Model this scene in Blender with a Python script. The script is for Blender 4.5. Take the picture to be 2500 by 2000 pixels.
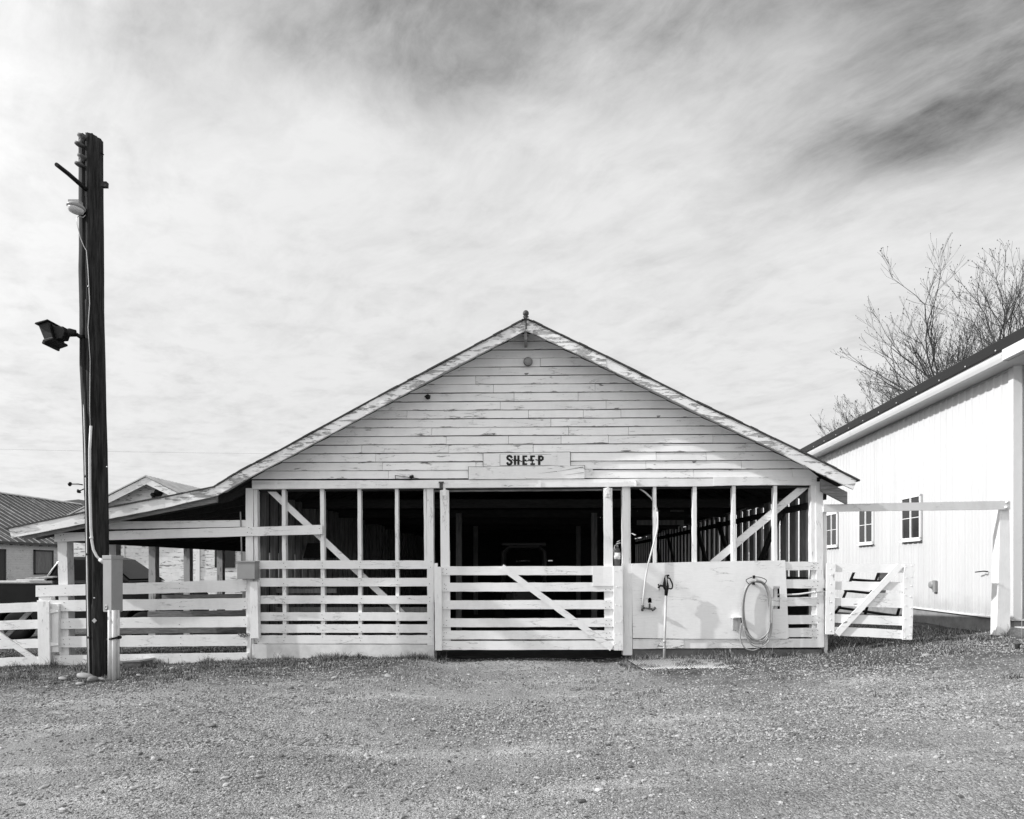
import bpy, bmesh, math, random
import numpy as np
from mathutils import Vector, Matrix

R = math.radians
random.seed(7); RS = np.random.RandomState(11)
scene = bpy.context.scene
C = scene.collection
for o in list(bpy.data.objects): bpy.data.objects.remove(o)

# ------------------------------------------------------------------ camera
FPX, CX, HY, CZ = 1550.0, 1250.0, 1384.0, 1.5      # focal length, centre column and horizon row in photo pixels; eye height
cam = bpy.data.cameras.new('camera'); co = bpy.data.objects.new('camera', cam); C.objects.link(co)
cam.sensor_width = 36; cam.lens = 36 * FPX / 2500; cam.shift_y = (HY - 1000) / 2500
cam.clip_start = 0.1; cam.clip_end = 3000
co.location = (0, 0, CZ); co.rotation_euler = (R(90), 0, 0)
scene.camera = co

# ------------------------------------------------------------------ node helper
class N:
    def __init__(s, nt): s.nt = nt
    def n(s, t, **k):
        x = s.nt.nodes.new(t)
        for a, b in k.items():
            if a == 'inp':
                for i, v in b.items():
                    if isinstance(v, bpy.types.NodeSocket): s.nt.links.new(v, x.inputs[i])
                    else: x.inputs[i].default_value = v
            else: setattr(x, a, b)
        return x
    def m(s, op, a, b=0.0, c=None, clamp=False):
        d = {0: a, 1: b}
        if c is not None: d[2] = c
        return s.n('ShaderNodeMath', operation=op, use_clamp=clamp, inp=d).outputs[0]
    def vm(s, op, a, b=(0, 0, 0)): return s.n('ShaderNodeVectorMath', operation=op, inp={0: a, 1: b}).outputs[0]
    def noise(s, v, scale, detail=4, rough=0.5, dist=0.0, out=0):
        return s.n('ShaderNodeTexNoise', inp={'Vector': v, 'Scale': scale, 'Detail': detail, 'Roughness': rough, 'Distortion': dist}).outputs[out]
    def mr(s, v, a, b, c=0.0, d=1.0, smooth=True):
        return s.n('ShaderNodeMapRange', interpolation_type='SMOOTHSTEP' if smooth else 'LINEAR', clamp=True,
                   inp={0: v, 1: a, 2: b, 3: c, 4: d}).outputs[0]
    def mix(s, f, a, b):
        x = s.n('ShaderNodeMix', data_type='FLOAT', inp={0: f, 2: a, 3: b}); return x.outputs[0]
    def rgb(s, v): return s.n('ShaderNodeCombineColor', inp={0: v, 1: v, 2: v}).outputs[0]

# ------------------------------------------------------------------ light
TB = R(1.5)                                          # the barn stands turned by 1.5 degrees
sx, sy, sz = 5.5, 1.0, -0.66 * 5.5
SUN = Vector((sx * math.cos(TB) + sy * math.sin(TB), -sx * math.sin(TB) + sy * math.cos(TB), sz)).normalized()
sl = bpy.data.lights.new('sun', 'SUN'); sl.energy = 3.5; sl.angle = R(0.7); sl.color = (1, 1, 1)
so = bpy.data.objects.new('sun', sl); C.objects.link(so); so.location = (-20, -5, 20)
so.rotation_euler = SUN.to_track_quat('-Z', 'Y').to_euler()
ELEV = math.asin(-SUN.z)

def qdir(x, y):
    d = Vector(((x - CX) / FPX, 1, (HY - y) / FPX)).normalized()
    return d.x / (d.z + .08), d.y / (d.z + .08)

w = bpy.data.worlds.new('World'); scene.world = w; w.use_nodes = True
nt = w.node_tree; nt.nodes.clear(); k = N(nt)
tc = k.n('ShaderNodeTexCoord').outputs['Generated']
sep = k.n('ShaderNodeSeparateXYZ', inp={0: tc}).outputs
zz = k.m('ADD', k.m('MAXIMUM', sep[2], 0.0), .08)
qx = k.m('DIVIDE', sep[0], zz); qy = k.m('DIVIDE', sep[1], zz)
q = k.n('ShaderNodeCombineXYZ', inp={0: qx, 1: qy, 2: 0.0}).outputs[0]
# thin cirrus: stretched, curled noise
rotv = k.n('ShaderNodeVectorRotate', rotation_type='Z_AXIS', inp={'Vector': q, 'Angle': R(48)}).outputs[0]
wrp = k.vm('ADD', rotv, k.vm('MULTIPLY', k.vm('SUBTRACT', k.noise(q, 1.6, 3, .5, out=1), (.5, .5, .5)), (.34, .34, 0)))
st_a = k.vm('MULTIPLY', wrp, (.78, 1.3, 1)); st_b = k.vm('MULTIPLY', wrp, (.7, 1.7, 1))
n1 = k.noise(st_a, 2.3, 14, .66)
n2 = k.noise(q, 1.3, 8, .6)
n3 = k.noise(st_b, 6.0, 12, .66)
n4 = k.noise(k.vm('MULTIPLY', q, (1, 1.25, 1)), 6.5, 10, .62)
def blob(x, y, rx, ry, ang=0.0):
    cx, cy = qdir(x, y)
    dx = k.m('SUBTRACT', qx, cx); dy = k.m('SUBTRACT', qy, cy)
    c, s_ = math.cos(ang), math.sin(ang)
    a = k.m('ADD', k.m('MULTIPLY', dx, c / rx), k.m('MULTIPLY', dy, s_ / rx))
    b = k.m('ADD', k.m('MULTIPLY', dx, -s_ / ry), k.m('MULTIPLY', dy, c / ry))
    r2 = k.m('ADD', k.m('MULTIPLY', a, a), k.m('MULTIPLY', b, b))
    return k.m('DIVIDE', 1.0, k.m('ADD', 1.0, k.m('MULTIPLY', r2, r2)))
hole = k.m('ADD', k.m('MULTIPLY', blob(1200, 90, .36, .14, .1), .62), k.m('MULTIPLY', blob(2460, 225, .36, .21, -.4), .82))
hole = k.m('ADD', hole, k.m('MULTIPLY', blob(1950, -120, .55, .15, 0), .55))
hole = k.m('ADD', hole, k.m('MULTIPLY', blob(250, 0, .5, .14, .3), .24))
hole = k.m('ADD', hole, k.m('MULTIPLY', blob(-400, 900, .6, .6, .3), .10))
tex = k.m('ADD', k.m('MULTIPLY', k.m('SUBTRACT', n1, .5), 2.3), k.m('ADD', k.m('MULTIPLY', k.m('SUBTRACT', n2, .5), .9), k.m('MULTIPLY', k.m('SUBTRACT', n3, .5), .8)))
clear = k.m('SUBTRACT', k.m('MULTIPLY', hole, k.m('ADD', 1.0, k.m('MULTIPLY', k.m('SUBTRACT', n3, .5), .9))), k.m('MULTIPLY', tex, k.m('ADD', .40, k.m('MULTIPLY', hole, .75))))
clear = k.mr(clear, -.05, 1.35, 0.0, 1.0, smooth=False)
clear = k.m('ADD', clear, k.m('MULTIPLY', k.mr(n4, .45, .72), k.mr(sep[2], .1, .5, .15, .09)), clamp=True)
sky = k.n('ShaderNodeTexSky', sky_type='NISHITA', sun_disc=False, sun_elevation=ELEV, sun_rotation=R(260), altitude=1400.0, air_density=1.0, dust_density=.6)
skybw = k.m('MULTIPLY', k.n('ShaderNodeRGBToBW', inp={0: sky.outputs[0]}).outputs[0], .10 * .30)
sdot = k.m('MAXIMUM', k.n('ShaderNodeVectorMath', operation='DOT_PRODUCT', inp={0: tc, 1: tuple(-SUN)}).outputs['Value'], 0.0)
back = k.m('MAXIMUM', k.m('MULTIPLY', sep[1], -1.0), 0.0)
cloud = k.m('MULTIPLY', k.m('ADD', k.m('ADD', .62, k.m('MULTIPLY', back, .25)), k.m('MULTIPLY', k.m('POWER', sdot, 4.0), .9)), k.mr(n4, .3, .7, .99, 1.01))
rad = k.mix(clear, cloud, k.m('ADD', skybw, .05))
rad = k.m('MULTIPLY', rad, k.mr(sep[2], -.02, .01, .35, 1.0))
bg = k.n('ShaderNodeBackground', inp={0: k.rgb(rad), 1: 1.0})
nt.links.new(bg.outputs[0], k.n('ShaderNodeOutputWorld').inputs[0])
w.cycles.sampling_method = 'MANUAL'; w.cycles.sample_map_resolution = 1024

scene.view_settings.view_transform = 'Standard'; scene.view_settings.look = 'None'
scene.view_settings.gamma = 1; scene.view_settings.exposure = 0.42
scene.render.engine = 'CYCLES'
scene.cycles.max_bounces = 6; scene.cycles.diffuse_bounces = 3; scene.cycles.glossy_bounces = 3

# ------------------------------------------------------------------ frames: real planes in the yard
class Frame:
    def __init__(s, x, y, t): s.x, s.y, s.t = x, y, t; s.c, s.s = math.cos(t), math.sin(t)
    def w(s, u, v, z): return (s.x + u * s.c + v * s.s, s.y - u * s.s + v * s.c, z)
    def px(s, x, y, v=0.0):
        dx = (x - CX) / FPX
        d0 = s.x * s.s + s.y * s.c
        k_ = (v + d0) / (dx * s.s + s.c)
        X, Y = dx * k_, k_
        return ((X - s.x) * s.c - (Y - s.y) * s.s, CZ + (HY - y) / FPX * k_)
B = Frame(0, 10.76, TB)                              # barn: u right along the front, v into the barn

LX = [-60, -14, -8, -5.8, -4.4, -1.5, -.9, 1.6, 2.2, 5.2, 6.9, 8.4, 12, 60]
LZ = [-.5, -.34, -.21, -.19, -.06, -.03, -.10, -.10, -.05, .05, .26, .37, .50, .8]
def gh(x, y):
    a = np.interp(x, LX, LZ)
    f = np.clip((np.asarray(y, float) - 1.0) / 8.5, 0, 1); f = f * f * (3 - 2 * f)
    b = 0.035 * np.asarray(x, float) * np.clip(1 - np.abs(x) / 60, 0, 1) - .02
    h = a * f + b * (1 - f)
    h = h - .17 * np.clip((np.asarray(y, float) - 11.0) / 1.1, 0, 1) * np.clip((np.asarray(x, float) - 5.6) / 1.2, 0, 1)
    far = np.clip((np.asarray(y, float) - 13) / 10, 0, 1)
    return h * (1 - .5 * far) - .1 * far + .012 * np.sin(x * 2.1 + y * 1.3) + .01 * np.sin(y * 3.7 - x * .8)
def ground_px(x, y):
    dx = (x - CX) / FPX; dz = (HY - y) / FPX; Y = 6.0
    for _ in range(60):
        Y = .7 * Y + .3 * ((float(gh(dx * Y, Y)) - CZ) / dz)
    return dx * Y, Y, float(gh(dx * Y, Y))

# ------------------------------------------------------------------ materials
MATS = {}
def base_mat(name):
    m = bpy.data.materials.new(name); m.use_nodes = True; m.node_tree.nodes.clear()
    kk = N(m.node_tree); out = kk.n('ShaderNodeOutputMaterial')
    p = kk.n('ShaderNodeBsdfPrincipled'); m.node_tree.links.new(p.outputs[0], out.inputs[0])
    MATS[name] = m
    return m, kk, p, kk.n('ShaderNodeTexCoord').outputs['Object']
def isl(kk): return kk.n('ShaderNodeNewGeometry').outputs['Random Per Island']
def painted(name, axis='x', base=.78, chips=.5, wood=.26, rough=.55, bump=.35, dirt=.12, lap=None):
    """Old white house paint on boards whose grain runs along axis; chips = share of paint gone."""
    m, kk, p, co_ = base_mat(name)
    sc = {'x': (1, 5, 6), 'z': (6, 5, 1)}[axis]
    r = isl(kk)
    off = kk.n('ShaderNodeCombineXYZ', inp={0: kk.m('MULTIPLY', r, 37.0), 1: kk.m('MULTIPLY', r, 11.0), 2: kk.m('MULTIPLY', r, 53.0)}).outputs[0]
    v = kk.vm('ADD', co_, off)
    vs = kk.vm('MULTIPLY', v, sc)
    grain = kk.noise(kk.vm('MULTIPLY', v, tuple(a * 1.0 if a > 4 else .5 for a in sc)), 14, 7, .7)
    big = kk.noise(v, 1.3, 4, .6)
    ch = kk.noise(vs, 3.2, 9, .66, .35)
    chv = kk.m('ADD', ch, kk.m('MULTIPLY', kk.m('SUBTRACT', big, .5), .5))
    if lap:                                           # paint lets go first along the lapped edges
        fz = kk.m('FRACT', kk.m('DIVIDE', kk.m('SUBTRACT', kk.n('ShaderNodeSeparateXYZ', inp={0: co_}).outputs[2], lap[0] - 5 * lap[1]), lap[1]))
        chv = kk.m('ADD', chv, kk.m('MULTIPLY', kk.m('POWER', kk.m('ABSOLUTE', kk.m('MULTIPLY', kk.m('SUBTRACT', fz, .5), 2.0)), 5.0), .11))
    t = .80 - chips * .36
    mask = kk.mr(chv, t, t + .022)
    edge = kk.m('MULTIPLY', kk.mr(chv, t - .03, t), kk.m('SUBTRACT', 1.0, mask))
    # hair cracks across and along the film
    vor = kk.n('ShaderNodeTexVoronoi', feature='DISTANCE_TO_EDGE', inp={'Vector': kk.vm('ADD', vs, kk.vm('MULTIPLY', kk.noise(vs, 6, 4, .6, out=1), (.35, .35, .35))), 'Scale': 1.6}).outputs[0]
    crack = kk.m('MULTIPLY', kk.mr(vor, .008, .030, 1.0, 0.0), kk.mr(kk.noise(v, 2.4, 3), .5, .62))
    pcol = kk.m('MULTIPLY', base, kk.m('SUBTRACT', 1.0, kk.m('MULTIPLY', kk.mr(kk.noise(kk.vm('MULTIPLY', v, (1.5, 1.5, .8)), 2.0, 6, .65), .42, .72), dirt)))
    pcol = kk.m('MULTIPLY', pcol, kk.mr(grain, .3, .7, .95, 1.02))
    pcol = kk.m('MULTIPLY', pcol, kk.mr(r, 0, 1, .93, 1.03, smooth=False))
    pcol = kk.m('MULTIPLY', pcol, kk.m('SUBTRACT', 1.0, kk.m('MULTIPLY', crack, .32)))
    wcol = kk.m('MULTIPLY', wood, kk.mr(grain, .3, .7, .6, 1.45))
    col = kk.mix(mask, pcol, wcol)
    col = kk.mix(kk.m('MULTIPLY', edge, .5), col, wood * 1.3)
    h = kk.m('ADD', kk.m('MULTIPLY', grain, .25), kk.m('SUBTRACT', kk.m('MULTIPLY', kk.m('SUBTRACT', 1.0, mask), .9), kk.m('MULTIPLY', crack, .6)))
    h = kk.m('ADD', h, kk.m('MULTIPLY', edge, .5))
    b = kk.n('ShaderNodeBump', inp={'Strength': bump, 'Distance': .006, 'Height': h})
    m.node_tree.links.new(kk.rgb(col), p.inputs['Base Color']); m.node_tree.links.new(b.outputs[0], p.inputs['Normal'])
    p.inputs['Roughness'].default_value = rough; p.inputs['Specular IOR Level'].default_value = .3
    return m
def rawwood(name, axis='x', base=.06, var=.5, bump=.5, scale=10):
    m, kk, p, co_ = base_mat(name)
    r = isl(kk); sc = {'x': (.6, 6, 6), 'z': (6, 6, .35), 'y': (6, .5, 6)}[axis]
    v = kk.vm('MULTIPLY', kk.vm('ADD', co_, kk.n('ShaderNodeCombineXYZ', inp={0: kk.m('MULTIPLY', r, 31.0), 1: r, 2: kk.m('MULTIPLY', r, 17.0)}).outputs[0]), sc)
    g = kk.noise(v, scale, 8, .7); g2 = kk.noise(v, scale * .25, 4, .6)
    col = kk.m('MULTIPLY', base, kk.m('ADD', 1.0, kk.m('ADD', kk.m('MULTIPLY', kk.m('SUBTRACT', g, .5), var * 4), kk.m('MULTIPLY', kk.m('SUBTRACT', g2, .5), var * 2))))
    col = kk.m('MULTIPLY', kk.m('MAXIMUM', col, base * .25), kk.mr(r, 0, 1, .8, 1.2, smooth=False))
    b = kk.n('ShaderNodeBump', inp={'Strength': bump, 'Distance': .01, 'Height': g})
    m.node_tree.links.new(kk.rgb(col), p.inputs['Base Color']); m.node_tree.links.new(b.outputs[0], p.inputs['Normal'])
    p.inputs['Roughness'].default_value = .8; p.inputs['Specular IOR Level'].default_value = .2
    return m
def plain(name, col, rough=.5, metal=0.0, var=.15, scale=8, bump=.1, spec=.25, stretch=(1, 1, 1)):
    m, kk, p, co_ = base_mat(name)
    g = kk.noise(kk.vm('MULTIPLY', co_, stretch), scale, 6, .65)
    c = kk.m('MULTIPLY', col, kk.mr(g, .25, .75, 1 - var, 1 + var))
    b = kk.n('ShaderNodeBump', inp={'Strength': bump, 'Distance': .004, 'Height': g})
    m.node_tree.links.new(kk.rgb(c), p.inputs['Base Color']); m.node_tree.links.new(b.outputs[0], p.inputs['Normal'])
    m.node_tree.links.new(kk.mr(g, .3, .7, max(rough - .08, .02), rough + .08), p.inputs['Roughness'])
    p.inputs['Metallic'].default_value = metal; p.inputs['Specular IOR Level'].default_value = spec
    return m
siding_m = painted('siding_paint', 'x', .84, .31, .26, dirt=.08, bump=.6, lap=(CZ + (HY - 1168) / FPX * (10.76), .1455))
boardx = painted('board_paint_long', 'x', .82, .29, .30, bump=.5)
boardz = painted('board_paint_upright', 'z', .82, .30, .30, bump=.5)
rake_m = painted('rake_paint', 'x', .84, .70, .36, bump=.9)
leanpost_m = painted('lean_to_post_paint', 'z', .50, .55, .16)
leanrake_m = painted('lean_rake_paint', 'x', .80, .52, .34, bump=.8)
peel_m = painted('peeling_siding_paint', 'x', .80, .55, .22, bump=.8)
shedpaint = painted('shed_paint', 'x', .62, .42, .2, bump=.6)
ply_m = painted('plywood_paint', 'x', .84, .13, .34, dirt=.08)
greybeam = painted('grey_beam_paint', 'x', .66, .18, .34)
found_m = plain('foundation_wash', .66, .8, var=.18, scale=3, bump=.5)
conc_m = plain('concrete', .26, .85, var=.25, scale=4, bump=.5)
dconc_m = plain('stained_concrete', .15, .85, var=.3, scale=3, bump=.5)
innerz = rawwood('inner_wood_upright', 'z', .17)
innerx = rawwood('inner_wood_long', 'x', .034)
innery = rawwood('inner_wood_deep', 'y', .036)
slat_m = rawwood('slat_wood', 'z', .26, .3)
pole_m = rawwood('creosoted_pole_wood', 'z', .018, 1.3, 1.0, 7)
lumber_m = rawwood('lumber', 'x', .42, .3)
oldwood_m = rawwood('weathered_wood', 'x', .22, .5)
shingle_m = plain('shingle', .06, .9, var=.4, scale=30, bump=.6)
black_m = plain('black_iron', .02, .45, .6, .4, 30)
rust_m = plain('rusted_metal', .10, .7, .5, .5, 40, .4)
greymetal = plain('grey_painted_metal', .28, .42, 0.0, .05, 6)
galv_m = plain('galvanised_metal', .45, .5, .35, .12, 14)
pvc_m = plain('pale_plastic_pipe', .62, .4, 0, .08, 9)
hose_m = plain('rubber_hose', .30, .33, 0, .1, 9, .1, .6)
whitesteel = plain('white_steel_siding', .57, .4, 0, .05, 2, .04, stretch=(1.5, 1.5, .12))
_k = N(whitesteel.node_tree); _p = [n_ for n_ in whitesteel.node_tree.nodes if n_.type == 'BSDF_PRINCIPLED'][0]; _src = _p.inputs['Base Color'].links[0].from_socket
_co = _k.n('ShaderNodeTexCoord').outputs['Object']; _z = _k.n('ShaderNodeSeparateXYZ', inp={0: _co}).outputs[2]
_f = _k.mr(_k.m('ADD', _z, _k.m('MULTIPLY', _k.noise(_co, 2.2, 6, .7), -.9)), -.25, .25, .80, 1.0)      # mud splashed up the foot of the wall
_m = _k.n('ShaderNodeVectorMath', operation='SCALE', inp={0: _src, 'Scale': _f}).outputs[0]; whitesteel.node_tree.links.new(_m, _p.inputs['Base Color'])
whitetrim = plain('white_metal_trim', .62, .35, 0, .03, 4, .04)
softrim = plain('soffit_metal', .55, .4, 0, .06, 4, .04)
darksteel = plain('dark_steel_roof', .018, .5, .2, .25, 5, .05, .3)
vinyl_m = plain('white_window_vinyl', .8, .4, 0, .03)
glass_m = plain('window_glass', .03, .12, 0, .3, 1.2, .02, .4)
carpaint = plain('dark_car_paint', .012, .35, .0, .05, 3, .0, .12)
carglass = plain('tinted_glass', .005, .15, 0, .1, 2, .0, .07)
chrome = plain('chrome', .6, .18, 1, .08, 4, .02)
tyre_m = plain('tyre_rubber', .014, .8, 0, .2, 20, .3, .1)
stone_m = plain('river_stone', .29, .75, 0, .28, 14, .5)
dstone_m = plain('dark_river_stone', .16, .7, 0, .3, 14, .5)
bark_m = plain('bark', .07, .85, 0, .4, 12, .6)
bud_m = plain('bud', .05, .8, 0, .3, 12, .1)
weed_m = plain('dry_weed', .20, .8, 0, .4, 9, .1)
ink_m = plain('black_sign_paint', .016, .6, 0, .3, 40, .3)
lampglass = plain('frosted_lamp_glass', .55, .25, 0, .05, 5, .02, .6)
label_m = plain('paper_label', .75, .6, 0, .05)
redex = plain('extinguisher_enamel', .08, .25, 0, .1, 6, .02)
dirt_floor = plain('barn_floor_dirt', .03, .95, 0, .4, 4, .6)

# gravel and soil
gm, kk, p, co_ = base_mat('gravel_ground')
geo = kk.n('ShaderNodeNewGeometry').outputs['Position']
sp = kk.n('ShaderNodeSeparateXYZ', inp={0: geo}).outputs
v1 = kk.n('ShaderNodeTexVoronoi', inp={'Vector': geo, 'Scale': 60.0}); v2 = kk.n('ShaderNodeTexVoronoi', inp={'Vector': geo, 'Scale': 135.0})
f1 = kk.n('ShaderNodeSeparateColor', inp={0: v1.outputs['Color']}).outputs[0]; f2 = kk.n('ShaderNodeSeparateColor', inp={0: v2.outputs['Color']}).outputs[1]
big = kk.noise(geo, .55, 5, .6); mid = kk.noise(geo, 3.0, 6, .65); fine = kk.noise(geo, 60, 4, .7)
stoneamt = kk.mr(kk.m('ADD', big, kk.m('MULTIPLY', mid, .5)), .55, .95, .25, 1.0)
peb = kk.m('ADD', .085, kk.m('ADD', kk.m('MULTIPLY', kk.m('POWER', f1, 2.0), .26), kk.m('MULTIPLY', f2, .14)))
silt = kk.m('ADD', .14, kk.m('ADD', kk.m('MULTIPLY', fine, .16), kk.m('MULTIPLY', f2, .12)))
col = kk.mix(stoneamt, silt, peb)
dark = kk.mr(kk.m('ADD', sp[1], kk.m('ADD', kk.m('MULTIPLY', kk.m('SUBTRACT', mid, .5), 1.8), kk.m('MULTIPLY', kk.m('SUBTRACT', big, .5), 2.6))), 7.9, 9.5)
door = kk.m('SUBTRACT', 1.0, kk.m('MULTIPLY', kk.mr(sp[0], -2.0, -1.0), kk.mr(sp[0], 1.6, 2.4, 1.0, 0.0)))
dark = kk.m('MULTIPLY', dark, kk.m('MAXIMUM', door, kk.mr(sp[1], 10.5, 10.8)))
soil = kk.m('ADD', .02, kk.m('MULTIPLY', kk.noise(geo, 25, 6, .7), .08))
col = kk.mix(kk.m('MULTIPLY', dark, .85), col, soil)
hh = kk.m('ADD', kk.m('MULTIPLY', kk.m('SUBTRACT', 1.0, v1.outputs[0]), kk.mr(stoneamt, 0, 1, .25, 1.0)), kk.m('ADD', kk.m('MULTIPLY', v2.outputs[0], -.5), kk.m('MULTIPLY', fine, .5)))
hh = kk.m('ADD', hh, kk.m('MULTIPLY', mid, 2.0))
b = kk.n('ShaderNodeBump', inp={'Strength': 1.0, 'Distance': .022, 'Height': hh})
track = kk.mr(kk.noise(kk.vm('MULTIPLY', geo, (.5, 1.6, 1)), 1.1, 6, .6), .52, .66)
col = kk.m('MULTIPLY', col, kk.m('ADD', 1.10, kk.m('MULTIPLY', track, .48)))
col = kk.m('MULTIPLY', col, kk.mr(kk.noise(kk.vm('MULTIPLY', geo, (.6, 1, 1)), .9, 5, .6), .35, .65, .84, 1.14))
damp = kk.mr(kk.noise(kk.vm('MULTIPLY', geo, (.8, 1.3, 1)), 1.7, 7, .68), .60, .70)
col = kk.m('MULTIPLY', col, kk.m('SUBTRACT', 1.0, kk.m('MULTIPLY', damp, .38)))
gm.node_tree.links.new(kk.rgb(col), p.inputs['Base Color']); gm.node_tree.links.new(b.outputs[0], p.inputs['Normal'])
p.inputs['Roughness'].default_value = .9; p.inputs['Specular IOR Level'].default_value = .15
def island_mat(name, lo, hi, power=1.0, rough=.85):
    m, kk, p, co_ = base_mat(name)
    c = kk.m('ADD', lo, kk.m('MULTIPLY', kk.m('POWER', isl(kk), power), hi - lo))
    c = kk.m('MULTIPLY', c, kk.mr(kk.noise(co_, 60, 3), .3, .7, .85, 1.15))
    m.node_tree.links.new(kk.rgb(c), p.inputs['Base Color']); p.inputs['Roughness'].default_value = rough; p.inputs['Specular IOR Level'].default_value = .15
    return m
pebble_m = island_mat('pebbles', .09, .45, 1.3)
grass_m = island_mat('dry_grass', .03, .52, 2.2)

# dark standing seam roof of the far shed: rusty streaks
sm, kk, p, co_ = base_mat('streaked_metal_roof')
st = kk.noise(kk.vm('MULTIPLY', co_, (.25, 1.3, .25)), 1.2, 6, .7); st2 = kk.noise(kk.vm('MULTIPLY', co_, (.6, 4, .6)), 2, 5, .7)
c = kk.mix(kk.m('MULTIPLY', kk.mr(st, .58, .66), kk.mr(st2, .35, .6)), .035, .30)
sm.node_tree.links.new(kk.rgb(c), p.inputs['Base Color']); p.inputs['Roughness'].default_value = .6

# ------------------------------------------------------------------ mesh building
class MB:
    def __init__(s): s.v = []; s.f = []; s.smooth = []; s.nails = []
    def add(s, vs, fs, sm=False):
        b = len(s.v); s.v += [tuple(q_) for q_ in vs]
        for f in fs: s.f.append([b + i for i in f]); s.smooth.append(sm)
        return s
    def box(s, fr, u0, u1, v0, v1, z0, z1):
        P = [fr.w(u, v, z) for z in (z0, z1) for v in (v0, v1) for u in (u0, u1)]
        return s.add(P, [(0, 2, 3, 1), (4, 5, 7, 6), (0, 1, 5, 4), (2, 6, 7, 3), (0, 4, 6, 2), (1, 3, 7, 5)])
    def prism(s, fr, poly, v0, v1):
        n = len(poly); P = [fr.w(u, v0, z) for u, z in poly] + [fr.w(u, v1, z) for u, z in poly]
        a = sum(poly[i][0] * poly[(i + 1) % n][1] - poly[(i + 1) % n][0] * poly[i][1] for i in range(n))
        fs = [tuple(range(n)), tuple(range(2 * n - 1, n - 1, -1))] + [(i, i + n, (i + 1) % n + n, (i + 1) % n) for i in range(n)]
        if a < 0: fs = [f[::-1] for f in fs]
        return s.add(P, fs)
    def plank(s, fr, a0, a1, b0, b1, v0, v1, j=.0022, seg=None):
        """a board: end edge a0-a1, other end edge b0-b1 (u, z); worn, slightly wavy long edges"""
        a0, a1, b0, b1 = [Vector(q_) for q_ in (a0, a1, b0, b1)]
        L = ((a0 + a1) / 2 - (b0 + b1) / 2).length
        n = seg or max(2, min(26, int(L / .13)))
        vs = []; d = (b0 - a0).normalized(); nn = Vector((-d.y, d.x)); bow = random.uniform(-.0022, .0022) * min(L, 3); ph = random.uniform(0, 3); warp = random.uniform(-.003, .003)
        for i in range(n + 1):
            t = i / n
            kb = nn * (bow * math.sin(math.pi * t) + bow * .5 * math.sin(5 * t + ph))
            p0 = a0.lerp(b0, t) + nn * random.uniform(-j, j) + kb; p1 = a1.lerp(b1, t) + nn * random.uniform(-j, j) + kb
            dv = random.uniform(-j, j) * .5 + warp * math.sin(4 * t + ph)
            vs += [fr.w(p0.x, v0 + dv, p0.y), fr.w(p1.x, v0 + dv, p1.y), fr.w(p1.x, v1, p1.y), fr.w(p0.x, v1, p0.y)]
        fs = [(0, 1, 2, 3), tuple(4 * n + i for i in (3, 2, 1, 0))]
        for i in range(n):
            for q_ in range(4):
                a, b_ = 4 * i + q_, 4 * i + (q_ + 1) % 4
                fs.append((a, a + 4, b_ + 4, b_))
        return s.add(vs, fs)
    def tube(s, pts, r, n=8, caps=True):
        pts = [Vector(q_) for q_ in pts]; m = len(pts)
        rr = r if isinstance(r, (list, tuple)) else [r] * m
        vs = []; up = None
        for i in range(m):
            t = (pts[min(i + 1, m - 1)] - pts[max(i - 1, 0)]).normalized()
            if up is None: up = t.orthogonal().normalized()
            up = (up - t * up.dot(t)).normalized(); bi = t.cross(up)
            for q_ in range(n):
                an = 2 * math.pi * q_ / n
                vs.append(pts[i] + (up * math.cos(an) + bi * math.sin(an)) * rr[i])
        fs = [(i * n + q_, i * n + (q_ + 1) % n, (i + 1) * n + (q_ + 1) % n, (i + 1) * n + q_) for i in range(m - 1) for q_ in range(n)]
        s.add(vs, fs, True)
        if caps:
            b = len(s.v) - len(vs)
            s.f.append([b + q_ for q_ in range(n)][::-1]); s.smooth.append(False)
            s.f.append([b + (m - 1) * n + q_ for q_ in range(n)]); s.smooth.append(False)
        return s
    def lathe(s, c, prof, axis=(0, 0, 1), n=20):
        ax = Vector(axis).normalized(); a = ax.orthogonal().normalized(); b_ = ax.cross(a); c = Vector(c)
        vs = []
        for r, h in prof:
            for q_ in range(n):
                an = 2 * math.pi * q_ / n
                vs.append(c + ax * h + (a * math.cos(an) + b_ * math.sin(an)) * max(r, 1e-4))
        m = len(prof)
        fs = [(i * n + q_, i * n + (q_ + 1) % n, (i + 1) * n + (q_ + 1) % n, (i + 1) * n + q_) for i in range(m - 1) for q_ in range(n)]
        fs += [tuple(range(n))[::-1], tuple((m - 1) * n + q_ for q_ in range(n))]
        return s.add(vs, fs, True)
    def build(s, name, mat, parent=None, origin=None, bevel=0):
        me = bpy.data.meshes.new(name)
        o_ = Vector(origin) if origin is not None else (parent_world(parent) if parent is not None else Vector((0, 0, 0)))
        me.from_pydata([tuple(Vector(v_) - o_) for v_ in s.v], [], s.f)
        me.polygons.foreach_set('use_smooth', s.smooth); me.materials.append(mat); me.update()
        bm = bmesh.new(); bm.from_mesh(me); bmesh.ops.recalc_face_normals(bm, faces=bm.faces); bm.to_mesh(me); bm.free()
        if s.nails:                                  # nail heads: last faces, in rusty iron
            me.materials.append(MATS['rusted_metal']); mi = [0] * len(me.polygons)
            for a, b_ in s.nails:
                for i in range(a, b_): mi[i] = 1
            me.polygons.foreach_set('material_index', mi)
        o = bpy.data.objects.new(name, me); C.objects.link(o)
        if parent is not None: o.parent = parent
        if origin is not None:
            o.location = o_ - (parent_world(parent) if parent is not None else Vector((0, 0, 0)))
        if bevel:
            bv = o.modifiers.new('bevel', 'BEVEL'); bv.width = bevel; bv.segments = 2; bv.limit_method = 'ANGLE'
        return o
def parent_world(o):
    v = Vector(o.location)
    while o.parent is not None: o = o.parent; v += o.location
    return v
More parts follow.
